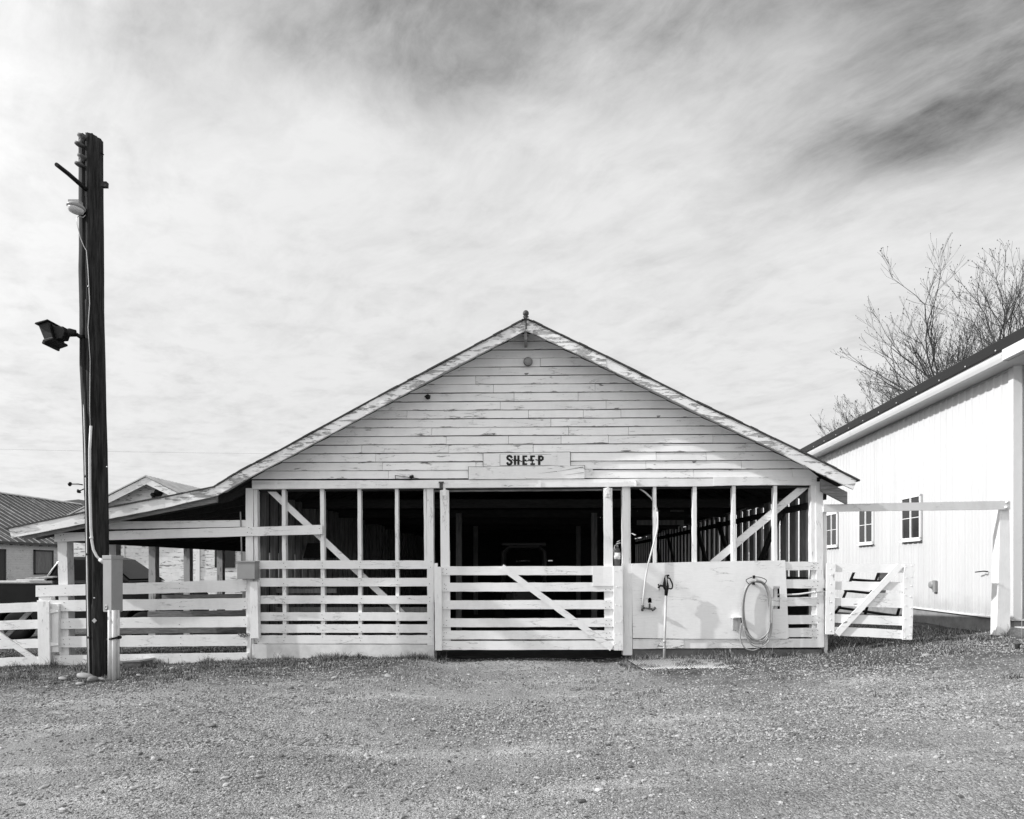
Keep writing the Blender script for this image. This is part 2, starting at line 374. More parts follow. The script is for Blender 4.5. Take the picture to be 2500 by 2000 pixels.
def thing(name, label, cat, loc, group=None):
    o = bpy.data.objects.new(name, None); C.objects.link(o); o.location = loc; o.empty_display_size = .2
    return tag(o, label, cat, group)
def tag(o, label, cat, group=None):
    o['label'] = label; o['category'] = cat
    if group: o['group'] = group
    return o
def struct(o, kind='structure'): o['kind'] = kind; return o
def H(fr, x0, yt0, yb0, x1, yt1, yb1, v0, th, mb=None, **kw):
    """a level board measured at its left end x0 (top yt0, bottom yb0) and right end x1"""
    mb = mb or MB()
    return mb.plank(fr, fr.px(x0, yb0, v0), fr.px(x0, yt0, v0), fr.px(x1, yb1, v0), fr.px(x1, yt1, v0), v0, v0 + th, **kw)
def nailed(mb, fr, xs_, yt, yb, v0):
    for x in xs_:
        for f in (.25, .75):
            if random.random() < .12: continue
            a = len(mb.f); c_ = P3(fr, x + random.uniform(-2.5, 2.5), yt + (yb - yt) * f + random.uniform(-2, 2), v0 - .0005)
            mb.lathe(c_, [(.0065, -.004), (.0065, .002), (.004, .004)], (0, -1, 0), 6); mb.nails.append((a, len(mb.f)))
    return mb
def V(fr, y0, xl0, xr0, y1, xl1, xr1, v0, th, mb=None, **kw):
    """an upright board measured at its top y0 and foot y1"""
    mb = mb or MB()
    return mb.plank(fr, fr.px(xl0, y0, v0), fr.px(xr0, y0, v0), fr.px(xl1, y1, v0), fr.px(xr1, y1, v0), v0, v0 + th, **kw)
def P3(fr, x, y, v): u, z = fr.px(x, y, v); return fr.w(u, v, z)

# ------------------------------------------------------------------ ground
def grid_mesh(xs, ys):
    X, Y = np.meshgrid(xs, ys); Z = gh(X, Y)
    bumps = .009 * np.sin(X * 9.1 + 3 * np.sin(Y * 4.3)) * np.sin(Y * 11.3 + 2 * np.sin(X * 5.1))
    Z = Z + bumps * (np.abs(X) < 14)
    rows, cols = X.shape
    verts = np.stack([X, Y, Z], -1).reshape(-1, 3)
    i = np.arange((rows - 1) * (cols - 1)); a = (i // (cols - 1)) * cols + i % (cols - 1)
    faces = np.stack([a, a + 1, a + cols + 1, a + cols], -1)
    return verts, faces
def np_mesh(name, verts, faces, mat, smooth=False):
    me = bpy.data.meshes.new(name); n = faces.shape[1]
    me.vertices.add(len(verts)); me.vertices.foreach_set('co', verts.astype(np.float32).ravel())
    me.loops.add(faces.size); me.loops.foreach_set('vertex_index', faces.astype(np.int32).ravel())
    me.polygons.add(len(faces)); me.polygons.foreach_set('loop_start', np.arange(0, faces.size, n, dtype=np.int32))
    me.polygons.foreach_set('use_smooth', np.full(len(faces), smooth, dtype=bool))
    me.update(calc_edges=True); me.validate(); me.materials.append(mat)
    o = bpy.data.objects.new(name, me); C.objects.link(o); return o
xs = np.concatenate([[-1500, -600, -250, -120, -60, -40, -28, -20], np.arange(-14, 16.01, .09), [20, 28, 40, 60, 120, 250, 600, 1500]])
ys = np.concatenate([[-600, -200, -60, -20, -8, -3], np.arange(0, 14.01, .07), [14.5, 15, 16, 17.5, 19, 22, 26, 32, 42, 60, 100, 200, 400, 900, 2000]])
gv, gf = grid_mesh(xs, ys)
struct(np_mesh('ground', gv, gf, gm, True))

# distant hill
hv = []; hf = []
prof = [(-900, 0), (-700, 18), (-560, 34), (-440, 40), (-375, 44), (-320, 47.5), (-300, 48.2), (-285, 46.6), (-262, 43), (-235, 38), (-200, 33), (-150, 24), (-80, 12), (0, 0)]
for i, (x, h) in enumerate(prof):
    for j, (dy, f) in enumerate([(0, -.02), (60, .45), (110, .85), (140, 1.0), (200, .8), (320, 0)]):
        hv.append((x + random.uniform(-4, 4), 300 + dy, h * f + (random.uniform(-.8, .8) if 0 < j < 5 else 0) - .5))
for i in range(len(prof) - 1):
    for j in range(5): a = i * 6 + j; hf.append((a, a + 6, a + 7, a + 1))
hill_m = plain('hillside_scrub', .045, .95, 0, .35, .05, .3)
hb = MB().add(hv, hf, True); struct(hb.build('hill', hill_m))

# ------------------------------------------------------------------ BARN
barn = thing('barn', 'white weathered sheep barn with peeling gable front, open doorway and low lean-to on its left', 'barn', B.w(0, 0, 0))
VR = -.46                                            # rakes stand this far in front of the gable
up = [(21, 1291), (264, 1241), (402, 1215), (522, 1191), (590, 1150), (687, 1100), (900, 983), (1090, 883), (1271, 787), (1283, 781)]
lo = [(28, 1313), (264, 1267), (402, 1240), (529, 1210), (597, 1172), (732, 1100), (900, 1009), (1090, 905), (1271, 813), (1283, 807)]
upr = [(1283, 781), (1303, 788), (1480, 873), (1700, 983), (1850, 1054), (2008, 1130), (2091, 1173)]
lor = [(1283, 807), (1300, 813), (1480, 897), (1700, 1005), (1850, 1078), (2000, 1155), (2084, 1195)]
U = [B.px(x, y, VR) for x, y in up]; Lw = [B.px(x, y, VR) for x, y in lo]
UR = [B.px(x, y, VR) for x, y in upr]; LR = [B.px(x, y, VR) for x, y in lor]
def rake(us, ls, i0, i1, name, mat):
    mb = MB()
    for i in range(i0, i1):
        mb.plank(B, ls[i], us[i], ls[i + 1], us[i + 1], VR, VR + .04, j=.003)
    return mb.build(name, mat, barn)
rake(U, Lw, 0, 3, 'lean_to_rake_board', leanrake_m)
rake(U, Lw, 3, 9, 'rake_board', rake_m); rake(UR, LR, 0, 6, 'rake_board', rake_m)
ZK = U[3]; APEX = U[9]; EAVR = UR[6]; EAVL = U[0]
def roof_z(u, full=True):
    pts = U[:10] + UR[1:]
    return float(np.interp(u, [p_[0] for p_ in pts], [p_[1] for p_ in pts]))
DEPTH = 18.3
# roof sheets: ragged thin shingle layer over boards
def roofpiece(ps, name, mat, t0, t1, v0, v1, jag=0):
    mb = MB(); n = 22
    for i in range(len(ps) - 1):
        (ua, za), (ub, zb) = ps[i], ps[i + 1]
        q_ = 8
        for j in range(q_):
            a, b_ = j / q_, (j + 1) / q_
            u0, z0, u1, z1 = ua + (ub - ua) * a, za + (zb - za) * a, ua + (ub - ua) * b_, za + (zb - za) * b_
            vv = v0 + random.uniform(-jag, jag); dz = random.uniform(0, jag * .35)
            mb.prism(B, [(u0, z0 + t0), (u1, z1 + t0), (u1, z1 + t1 + dz), (u0, z0 + t1 + dz)], vv, v1)
    return mb.build(name, mat, barn)
roofpiece([(EAVL[0] - .05, EAVL[1] - .015)] + U[1:4], 'lean_to_roof', shingle_m, .003, .022, VR - .02, DEPTH + .4, .012)
roofpiece(U[3:10], 'roof', shingle_m, .003, .026, VR - .025, DEPTH + .4, .014)
roofpiece(UR[:6] + [(EAVR[0] + .04, EAVR[1] - .02)], 'roof', shingle_m, .003, .026, VR - .025, DEPTH + .4, .014)
def soffit(ps, name):
    mb = MB()
    for i in range(len(ps) - 1):
        (ua, za), (ub, zb) = ps[i], ps[i + 1]
        mb.prism(B, [(ua, za - .020), (ub, zb - .020), (ub, zb - .001), (ua, za - .001)], VR + .041, -.001)
    return mb.build(name, softw, barn)
def decking(ps, name):
    mb = MB(); v = .0
    while v < DEPTH:
        for i in range(len(ps) - 1):
            (ua, za), (ub, zb) = ps[i], ps[i + 1]
            mb.prism(B, [(ua, za - .022), (ub, zb - .022), (ub, zb), (ua, za)], v, v + 1.15)
        v += 1.151
    return mb.build(name, innery, barn)
softw = painted('soffit_paint', 'x', .62, .45, .2)
soffit(U[0:4], 'rake_soffit'); soffit(U[3:10], 'rake_soffit'); soffit(UR[:7], 'rake_soffit')
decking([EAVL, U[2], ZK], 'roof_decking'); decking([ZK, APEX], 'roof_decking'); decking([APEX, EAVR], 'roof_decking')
# rafters with exposed tails
for nm, a, b_ in (('rafter', EAVL, ZK), ('rafter', ZK, APEX), ('rafter', APEX, EAVR)):
    mb = MB(); v = .12
    cut = .10
    while v < DEPTH:
        (ua, za), (ub, zb) = a, b_
        if a is APEX: ub -= cut; zb += cut * .5
        mb.prism(B, [(ua, za - .16), (ub, zb - .16), (ub, zb - .025), (ua, za - .025)], v, v + .045)
        v += .61
    o = mb.build(nm, innery, barn); o['kind'] = 'thing'
mb = MB(); u, z = APEX; mb.box(B, u - .02, u + .025, VR + .05, DEPTH, z - .30, z - .06); mb.build('ridge_beam', oldwood_m, barn)
# purlin / eave plates that show under the lean-to rake
mb = MB(); a, b_ = Lw[1], Lw[3]
mb.prism(B, [(Lw[0][0] + .1, Lw[0][1] - .03), (b_[0] - .05, b_[1] - .10), (b_[0] - .05, b_[1] + .12), (Lw[0][0] + .1, Lw[0][1] + .12)], -.36, -.31)
mb.build('fly_rafter', oldwood_m, barn)
# right eave end: a lookout block and the plate end under the rake
mb = MB(); u0, z0 = B.px(2010, 1168, -.2); mb.prism(B, [(u0, z0), (u0 + .42, z0 - .22), (u0 + .42, z0 - .42), (u0, z0 - .20)], -.14, -.08); mb.build('rafter_tail', oldwood_m, barn)
mb = MB(); V(B, 1204, 2012, 2018, 1220, 2012, 2018, -.05, .08, mb); mb.build('insulator_block', black_m, barn)
# finial
c = Vector(B.w(APEX[0] + .005, VR + .02, APEX[1])); mb = MB()
mb.lathe(c, [(.018, -.02), (.02, .04), (.05, .055), (.03, .065)] + [(.05 * math.sin(t), .112 - .05 * math.cos(t)) for t in np.linspace(.35, math.pi, 9)])
mb.tube([c + Vector((0, -.03, .04)), c + Vector((.003, -.045, -.16))], .012, 6)
mb.build('finial', rust_m, barn)

# siding of the gable: lapped boards cut to the roof slope
zb = B.px(1300, 1168, 0)[1]; pitch = .1455
mb = MB(); back = MB(); ul = B.px(614, 1172, 0)[0]; ur = B.px(1998, 1165, 0)[0]
pts = U[3:10] + UR[1:]
def ulim(z):
    L_ = float(np.interp(z + .03, [q_[1] for q_ in U[3:10]], [q_[0] for q_ in U[3:10]]))
    R_ = float(np.interp(-(z + .03), [-q_[1] for q_ in UR], [q_[0] for q_ in UR]))
    return max(L_, ul), min(R_, ur)
back.prism(B, [(ul, zb), (ur, zb), (ur, min(roof_z(ur) - .02, zb + .5)), (APEX[0], APEX[1] - .02), (ul, roof_z(ul) - .02)], .012, .03)
i = 0
while zb + i * pitch < APEX[1] - .06:
    z0, z1 = zb + i * pitch, zb + (i + 1) * pitch
    l0, r0 = ulim(z0); l1, r1 = ulim(min(z1, APEX[1] - .07))
    cuts = [l0]
    while cuts[-1] < r0 - 1.4: cuts.append(cuts[-1] + random.uniform(.9, 3.4) * (.7 if i % 3 else 1.1))
    if r0 - cuts[-1] < .4: cuts.pop()
    cuts.append(r0)
    for j in range(len(cuts) - 1):
        a, b_ = cuts[j], cuts[j + 1]
        ta = l1 if j == 0 else a; tb = r1 if j == len(cuts) - 2 else b_
        if tb <= ta: tb = ta + .01
        g = .0028; zt = min(z1, APEX[1] - .05) - random.uniform(.0075, .012); zl = z0 + random.uniform(-.001, .003)
        sag = random.uniform(-.004, .004); fv = -.018 - random.uniform(0, .005)
        n = max(2, int((b_ - a) / .25)); vs = []
        for q_ in range(n + 1):
            t = q_ / n; ub_ = a + g + (b_ - a - 2 * g) * t; ut = ta + g + (tb - ta - 2 * g) * t; jz = random.uniform(-.0022, .0022) + sag * math.sin(t * 3.1)
            vs += [B.w(ub_, fv, zl + jz), B.w(ut, -.001, zt + jz), B.w(ut, .011, zt + jz), B.w(ub_, .011, zl + jz)]
        fs = [(0, 1, 2, 3), tuple(4 * n + h_ for h_ in (3, 2, 1, 0))]
        for q_ in range(n):
            for e in range(4): fs.append((4 * q_ + e, 4 * q_ + 4 + e, 4 * q_ + 4 + (e + 1) % 4, 4 * q_ + (e + 1) % 4))
        mb.add(vs, fs)
    i += 1
mb.build('siding', siding_m, barn); back.build('sheathing', ink_m, barn)

# patch boards above the doorway
MB_ = MB(); H(B, 1144, 1140, 1170, 1427, 1137, 1168, -.058, .035, MB_); MB_.build('patch_board', boardx, barn)
MB_ = MB(); H(B, 1180, 1107, 1138, 1392, 1104, 1137, -.034, .02, MB_); MB_.build('patch_board', boardx, barn)
MB_ = MB(); H(B, 1427, 1146, 1167, 1447, 1146, 1167, -.032, .02, MB_); MB_.build('patch_board', boardx, barn)

shade_edges = MB(); H(B, 1143, 1139, 1170.6, 1428, 1136, 1168.8, -.022, .01, shade_edges, j=.001); H(B, 1179, 1106, 1138.6, 1393.2, 1103, 1137.6, -.0235, .01, shade_edges, j=.001); shade_edges.build('patch_shade_outline', ink_m, barn)  # oversized black sheets, painted shadow line round the patch boards
sp_ = MB()
for (x0_, y0_), (x1_, y1_), w_ in (((1312, 1156.5), (1360, 1151), .8), ((1358, 1151.3), (1424, 1140.5), 1.3), ((1376, 1160), (1425, 1154), .7), ((1146, 1160), (1165, 1157), .8)):
    sp_ = MB(); a = Vector(B.px(x0_, y0_, -.0595)); b_ = Vector(B.px(x1_, y1_, -.0595)); n_ = Vector((0, w_ / 288)); sp_.prism(B, [a, b_ - n_, b_ + n_], -.0595, -.0575); sp_.build('patch_split', ink_m, barn)
# header beam, track and its brackets
mb = MB(); H(B, 615, 1173, 1194, 1743, 1168, 1187, -.03, .05, mb); mb.build('header_board', boardx, barn)
mb = MB(); H(B, 1743, 1164.5, 1186, 1994, 1164, 1184, -.034, .05, mb); mb.build('header_board', boardx, barn)
mb = MB(); H(B, 616, 1183, 1193.5, 1553, 1177, 1187.5, -.085, .05, mb, j=.001); mb.build('door_track', boardx, barn)
mb = MB(); H(B, 1551, 1173, 1188, 1556, 1173, 1188, -.095, .06, mb); mb.build('track_stop', boardx, barn)
for x in (673, 863, 1317):
    mb = MB(); V(B, 1177 - (x - 600) * .006, x - 3.5, x + 3.5, 1194 - (x - 600) * .006, x - 3.5, x + 3.5, -.098, .012, mb); mb.build('track_bracket', boardx, barn)
mb = MB(); V(B, 1176, 1073, 1081, 1192, 1073, 1081, -.102, .014, mb); H(B, 1071, 1176, 1179, 1083, 1176, 1179, -.12, .03, mb); mb.build('track_bracket', rust_m, barn)
mb = MB(); H(B, 1058, 1193, 1201, 1540, 1188, 1197, .06, .06, mb); mb.build('door_lintel', oldwood_m, barn)
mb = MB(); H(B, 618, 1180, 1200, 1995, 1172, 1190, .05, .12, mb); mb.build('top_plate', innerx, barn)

# posts and studs of the front
def post(y0, xl0, xr0, y1, xl1, xr1, v0, th, name='stud', mat=boardz):
    return V(B, y0, xl0, xr0, y1, xl1, xr1, v0, th).build(name, mat, barn)
post(1192, 600, 618, 1608, 602, 620, -.03, .14, 'corner_post'); post(1192, 620, 628, 1570, 621, 631, -.012, .10)
for xa, xb in ((688, 697), (781, 790.5), (873, 881.5), (964.5, 972.5)):
    post(1192, xa, xb, 1572, xa + 2.5, xb + 2.5, 0, .10)
post(1192, 1034, 1041, 1370, 1036, 1042, .0, .1); post(1190, 1042, 1058, 1590, 1044, 1060, -.03, .14, 'door_post')
post(1189, 1519, 1534.5, 1378, 1521, 1535, -.03, .14, 'door_post')
post(1189, 1533, 1539, 1378, 1533, 1540, .0, .1)
post(1376, 1520.5, 1542.5, 1600, 1521, 1544, -.05, .15, 'door_post')
for xa, xb in ((1594.5, 1602), (1692, 1701), (1788, 1796), (1889, 1897)):
    post(1186, xa, xb, 1575, xa + 1, xb + 1, 0, .10)
post(1184, 1980, 1991, 1575, 1982, 1993, -.008, .11); post(1176, 1992.5, 2010, 1580, 1995, 2012, -.03, .15, 'corner_post')
# sloping braces let in behind the studs
def brace(p0, p1, wpx, v0=.102, th=.035, mat=boardx):
    a = Vector(B.px(*p0, v0)); b_ = Vector(B.px(*p1, v0)); d = (b_ - a).normalized(); n_ = Vector((-d.y, d.x)) * (wpx / 144 / 2)
    MB().plank(B, a - n_, a + n_, b_ - n_, b_ + n_, v0, v0 + th).build('brace', mat, barn)
brace((650, 1188), (984, 1500), 15); brace((1740, 1376), (1973, 1180), 17)

# rails of the left bay and foundation
for yt, yb, dx in ((1368.5, 1389, 2), (1411, 1431.5, 3), (1454.5, 1474.5, 4), (1495.5, 1516, 5), (1524.5, 1545, 6), (1550.5, 1571, 6)):
    nailed(H(B, 622 + dx, yt + .5, yb + .5, 1056 + dx * .4, yt, yb, -.033, .033), B, (631, 695, 788, 880, 971, 1050), yt, yb, -.034).build('rail', boardx, barn)
mb = MB(); u0, z0 = B.px(616, 1572, -.03); u1 = B.px(1060, 1572, -.03)[0]; mb.box(B, u0, u1, -.03, .25, -.5, z0 - .004); mb.build('foundation', found_m, barn, bevel=.008)
mb = MB(); u0, z0 = B.px(1545, 1586, -.01); u1 = B.px(2008, 1580, -.01)[0]; mb.box(B, u0, u1, -.0, .25, -.5, z0 + .01); mb.build('foundation', dconc_m, barn, bevel=.008)
post(1376, 1059, 1067, 1470, 1060, 1068, -.06, .05, 'stop_board')
# bottom board and rails of the right bay, plywood sheet over them
H(B, 1545, 1561, 1585, 2009, 1560, 1581, -.034, .034).build('rail', boardx, barn)
MB_ = MB(); MB_.prism(B, [B.px(x, y, -.055) for x, y in ((1602, 1583), (1618, 1563), (1669, 1560), (1669, 1583))], -.055, -.036); MB_.build('patch_board', peel_m, barn)
for yt, yb, xr, rr in ((1371, 1392, 2008, 0), (1414, 1436, 2013, 0), (1457.5, 1479, 2013, 0), (1502, 1523.5, 2013, 0), (1533, 1555, 2012, 0)):
    nailed(H(B, 1640, yt + 3, yb + 3, xr, yt, yb, -.031, .031), B, (1985, 1998), yt, yb, -.032).build('rail', boardx, barn)
# plywood with a slot and an arched opening, built as a sheet with real holes
def sheet(outer, holes, v0, v1, name, mat, fr=B):
    bm = bmesh.new(); edges = []
    for loop in [outer] + holes:
        vs = [bm.verts.new(fr.w(*[q_ for q_ in (fr.px(x, y, v0)[0], v0, fr.px(x, y, v0)[1])])) for x, y in loop]
        edges += [bm.edges.new((vs[i_], vs[(i_ + 1) % len(vs)])) for i_ in range(len(vs))]
    res = bmesh.ops.triangle_fill(bm, use_beauty=True, use_dissolve=False, edges=edges)
    ex = bmesh.ops.extrude_face_region(bm, geom=list(bm.faces))
    dvec = Vector(fr.w(0, v1 - v0, 0)) - Vector(fr.w(0, 0, 0))
    bmesh.ops.translate(bm, verts=[e for e in ex['geom'] if isinstance(e, bmesh.types.BMVert)], vec=dvec)
    bmesh.ops.recalc_face_normals(bm, faces=bm.faces)
    o_ = parent_world(barn)
    bmesh.ops.translate(bm, verts=bm.verts, vec=-o_)
    me = bpy.data.meshes.new(name); bm.to_mesh(me); bm.free(); me.materials.append(mat)
    o = bpy.data.objects.new(name, me); C.objects.link(o); o.parent = barn; return o
arch = [(1582, 1472), (1582, 1464)] + [(1586.5 - 4.5 * math.cos(t), 1464 - 4.5 * math.sin(t)) for t in np.linspace(.4, 2.75, 5)] + [(1591, 1464), (1591, 1472)]
sheet([(1542, 1376), (1700, 1372), (1917, 1368), (1922, 1468), (1926, 1557), (1920, 1560), (1690, 1560), (1545, 1558)],
      [[(1888, 1432), (1904, 1432), (1904.5, 1487), (1888.5, 1487)], arch], -.055, -.041, 'plywood_sheet', ply_m)

# side walls
ull = B.px(606, 1300, 0)[0]; urr = B.px(2003, 1300, 0)[0]
zp = B.px(2003, 1190, 0)[1]
mb = MB(); v = .45
while v < DEPTH:                                     # upright slats with daylight between them
    mb.box(B, urr - .045, urr + .0, v, v + .265 + random.uniform(-.012, .012), 1.28 + random.uniform(-.01, .01), zp - random.uniform(.02, .1)); v += .43
mb.build('side_wall_slats', slat_m, barn)
mb = MB()
for z in (2.5, 1.22): mb.box(B, urr - .12, urr - .035, .2, DEPTH, z, z + .10)
mb.box(B, urr - .1, urr + .02, .2, DEPTH, zp - .03, zp + .09)
mb.build('side_wall_girt', innery, barn)
mb = MB(); mb.box(B, urr + .002, urr + .03, .14, DEPTH, -.4, 1.3); mb.build('side_wall_boarding', innery, barn)
for v0, v1, z0, z1 in ((1.2, 3.0, 1.0, 2.6), (5.2, 3.6, 1.0, 2.6), (5.6, 7.2, 2.6, 1.0), (11, 9, .8, 2.6), (11.2, 13, 2.6, .8)):
    mb = MB(); a = Vector(B.w(urr - .16, v0, z1)); b_ = Vector(B.w(urr - .16, v1, z0)); mb.tube([a, b_], .055, 4); mb.build('side_wall_brace', innery, barn)
mb = MB(); v = .45
while v < DEPTH: mb.box(B, ull + .02, ull + .12, v, v + .13, -.3, zp); v += .42
mb.build('side_wall_studs', innerz, barn)
mb = MB(); mb.box(B, ull - .02, ull + .01, .14, DEPTH, 1.86, zp + .05)
mb.box(B, ull - .02, ull + .01, 7.5, DEPTH, 1.20, 1.86); mb.box(B, ull - .02, ull + .01, .3, DEPTH, -.4, 1.18); mb.build('side_wall_boarding', innery, barn)
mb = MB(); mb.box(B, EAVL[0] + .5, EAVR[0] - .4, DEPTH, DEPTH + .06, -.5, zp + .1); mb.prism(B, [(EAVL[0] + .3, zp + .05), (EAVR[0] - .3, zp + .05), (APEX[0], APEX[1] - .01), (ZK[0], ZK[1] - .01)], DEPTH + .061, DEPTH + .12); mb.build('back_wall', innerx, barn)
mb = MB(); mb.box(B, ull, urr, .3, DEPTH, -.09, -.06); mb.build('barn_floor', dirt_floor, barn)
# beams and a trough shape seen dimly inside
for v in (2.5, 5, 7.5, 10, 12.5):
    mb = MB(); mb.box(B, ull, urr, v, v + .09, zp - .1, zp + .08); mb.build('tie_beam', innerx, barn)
for v in (5, 10):
    for u in (-1.45, 1.9): mb = MB(); mb.box(B, u - .07, u + .07, v - .07, v + .07, -.1, zp); mb.build('inner_post', innerz, barn)
mb = MB(); H(B, 1555, 1270, 1282, 1670, 1270, 1282, 5.0, .04, mb); H(B, 1555, 1245, 1250, 1670, 1245, 1250, 5.0, .04, mb); mb.build('inner_rail', innerz, barn)
# inner pen boards behind the left bay
for yt, yb, x1 in ((1437, 1448, 821), (1483, 1495, 1042)):
    H(B, 634, yt, yb, x1, yt, yb, .9, .03).build('pen_rail', slat_m, barn)
for vx in (2.0, 4.2):
    H(B, 640 + vx * 25, 1500, 1512, 1030, 1500, 1512, vx, .03).build('pen_rail', innerz, barn)

for yt, yb, x0_, x1_ in ((1450, 1463, 395, 590), (1490, 1506, 360, 604), (1530, 1545, 250, 604)):
    H(B, x0_, yt + 3, yb + 3, x1_, yt, yb, 1.1 + .2 * (yt > 1500), .03).build('pen_rail', oldwood_m, barn)
# lean-to frame: front beams, row of posts
nailed(nailed(H(B, 133, 1302, 1323, 787, 1281.5, 1304, -.075, .04), B, (780, 605, 612), 1284, 1307, -.076), B, (150, 157), 1302, 1322, -.076).build('lean_to_beam', boardx, barn)
H(B, 262, 1273, 1292, 602, 1270, 1286, -.02, .04).build('lean_to_beam', boardx, barn)
H(B, 190, 1262, 1276, 602, 1206, 1222, .9, .05).build('lean_to_beam', innerx, barn)
post(1322, 140, 163, 1660, 146, 169, .0, .16, 'lean_to_post')
ulp = B.px(151, 1400, 0)[0]
for i, v in enumerate((1.33, 2.62, 4.0, 5.6, 7.4, 9.4, 11.5)):
    mb = MB(); s_ = .075
    for a in range(1): mb.plank(B, (ulp - s_, -.45), (ulp + s_, -.45), (ulp - s_ * .95, B.px(140, 1323, 0)[1]), (ulp + s_ * .95, B.px(140, 1323, 0)[1]), v, v + .15, j=.003)
    mb.build('lean_to_post', leanpost_m, barn)
zpl = B.px(140, 1323, 0)[1]
mb = MB(); mb.box(B, ulp - .07, ulp + .07, .05, DEPTH, zpl, zpl + .16); mb.build('lean_to_plate', innery, barn)
# torn edges of old felt hanging under the plate
v = 1.5
while v < 9:
    L_ = random.uniform(.15, .5); mb = MB(); mb.prism(Frame(*B.w(ulp, 0, 0)[:2], TB - math.pi / 2), [(-v, zpl + .01), (-v - L_, zpl + .01), (-v - L_ * .8, zpl - random.uniform(.02, .09)), (-v - L_ * .3, zpl - random.uniform(.01, .06))], -.006, .0); v += L_ + random.uniform(.1, .6)
    mb.build('felt_scrap', innerx, barn)

# lamp under the gable and iron fittings
c = Vector(P3(B, 1289, 884, -.03)); mb = MB()
mb.lathe(c, [(.075, 0), (.075, .03), (.06, .04)] , (0, -1, 0)); mb.build('lamp_base', rust_m, barn)
mb = MB(); mb.lathe(c, [(.066, .04)] + [(.068 * math.cos(t), .05 + .068 * math.sin(t)) for t in np.linspace(0, 1.5, 7)], (0, -1, -.1)); mb.build('gable_lamp', greymetal, barn)
def insulator(x, y, s_=1.0):
    c_ = Vector(P3(B, x, y, -.03)); m_ = MB()
    m_.tube([c_, c_ + Vector((0, -.06, 0))], .016 * s_, 8); m_.lathe(c_ + Vector((0, -.06, 0)), [(.03 * s_, -.02), (.045 * s_, 0), (.03 * s_, .012), (.045 * s_, .03), (.025 * s_, .045)], (.8, -.4, .2))
    m_.tube([c_ + Vector((-.05 * s_, -.01, .02)), c_ + Vector((.05 * s_, -.03, .03))], .012 * s_, 6); return m_.build('insulator', black_m, barn)
insulator(1044, 972); insulator(1005, 1166, .7)
mb = MB()
for a, b_ in (((965, 1161), (1003, 1166)), ((965, 1170), (1003, 1172)), ((1003, 1166), (1023, 1169)), ((965, 1161), (966, 1172))):
    mb.tube([P3(B, *a, -.035), P3(B, *b_, -.045)], .005, 5)
mb.build('wire_stay', black_m, barn)
for x, y in ((1280, 911), (1201, 1058), (1500, 996), (1603, 1015), (1690, 1126)):       # splinters and rot holes in the siding
    mb = MB(); uu, z_ = B.px(x, y, -.03); mb.prism(B, [(uu, z_), (uu + random.uniform(.05, .09), z_ + .004), (uu + .05, z_ - .025), (uu + .015, z_ - .03)], -.0255, -.0225); mb.build('bare_patch', oldwood_m, barn)

# ------------------------------------------------------------------ SHEEP sign
sg = thing('sheep_sign', 'small white wooden sign board with black block letters SHEEP above the barn doorway', 'sign', P3(B, 1290, 1124, -.04))
H(B, 1221, 1109.5, 1136.5, 1360.5, 1110, 1136, -.05, .014).build('board', boardx, sg); H(B, 1220.3, 1109, 1137.3, 1361.6, 1109.5, 1136.8, -.0365, .002, j=.0005).build('sign_shade_outline', ink_m, sg)  # thin black sheet behind the board stands in for its shadow outline
mb = MB(); vS0, vS1 = -.0535, -.0505
def stroke(pts_, wd):
    wd *= 1.22
    for (x0_, y0_), (x1_, y1_) in zip(pts_[:-1], pts_[1:]):
        a = Vector(B.px(x0_, y0_, vS0)); b_ = Vector(B.px(x1_, y1_, vS0)); d = (b_ - a).normalized(); n_ = Vector((-d.y, d.x)) * wd / 288
        e = d * (wd / 288 * .5)
        mb.prism(B, [a - n_ - e, b_ - n_ + e, b_ + n_ + e, a + n_ - e], vS0 - random.uniform(0, .0006), vS1)
s0, s1 = 1112.5, 1135.0
# S as a ribbon
cx_, t_ = 1243.5, np.linspace(0, 1, 15)
Sp = [(1249, 1117.5), (1247.5, 1114.6), (1244, 1113.2), (1240.5, 1114), (1238.6, 1117), (1239.4, 1120.4), (1243.5, 1123), (1247.6, 1125.8), (1249, 1129.3), (1247.4, 1132.8), (1243.8, 1134.4), (1240.2, 1133.4), (1238.4, 1130)]
stroke(Sp, 4.4)
def let_H(x): stroke([(x + 1.8, s0 + 1), (x + 1.8, s1 - 1)], 4.6); stroke([(x + 10.2, s0 + 1), (x + 10.2, s1 - 1)], 4.6); stroke([(x + 1, 1124), (x + 11, 1124)], 3.6)
def let_E(x, full=True):
    if full: stroke([(x + 2.2, s0 + 1), (x + 2.2, s1 - 1)], 4.8)
    else: stroke([(x + 2.2, s0 + 1), (x + 2.2, 1125)], 4.8); stroke([(x + 4.5, 1124), (x + 4.5, s1 - 1)], 2.6)
    stroke([(x + 1, s0 + 1.7), (x + 10, s0 + 1.7)], 3.6); stroke([(x + 1, 1124), (x + 8, 1124)], 3.4); stroke([(x + 1, s1 - 1.7), (x + 10, s1 - 1.7)], 3.6)
let_H(1255.5); let_E(1276); let_E(1295, False)
x = 1314; stroke([(x + 2.4, s0 + 1), (x + 2.4, s1 - 1)], 5); stroke([(x + 2, 1114.3), (x + 8, 1114.3), (x + 11.2, 1117), (x + 11.2, 1121), (x + 8, 1123.8), (x + 2, 1123.8)], 4.0)
for a, b_ in (((1250, 1122), (1258, 1126)), ((1269, 1125), (1274, 1127)), ((1284, 1126), (1299, 1123)), ((1290, 1121), (1297, 1125)), ((1308, 1122.5), (1316, 1124.5))): stroke([a, b_], 2.0)
mb.build('lettering', ink_m, sg)

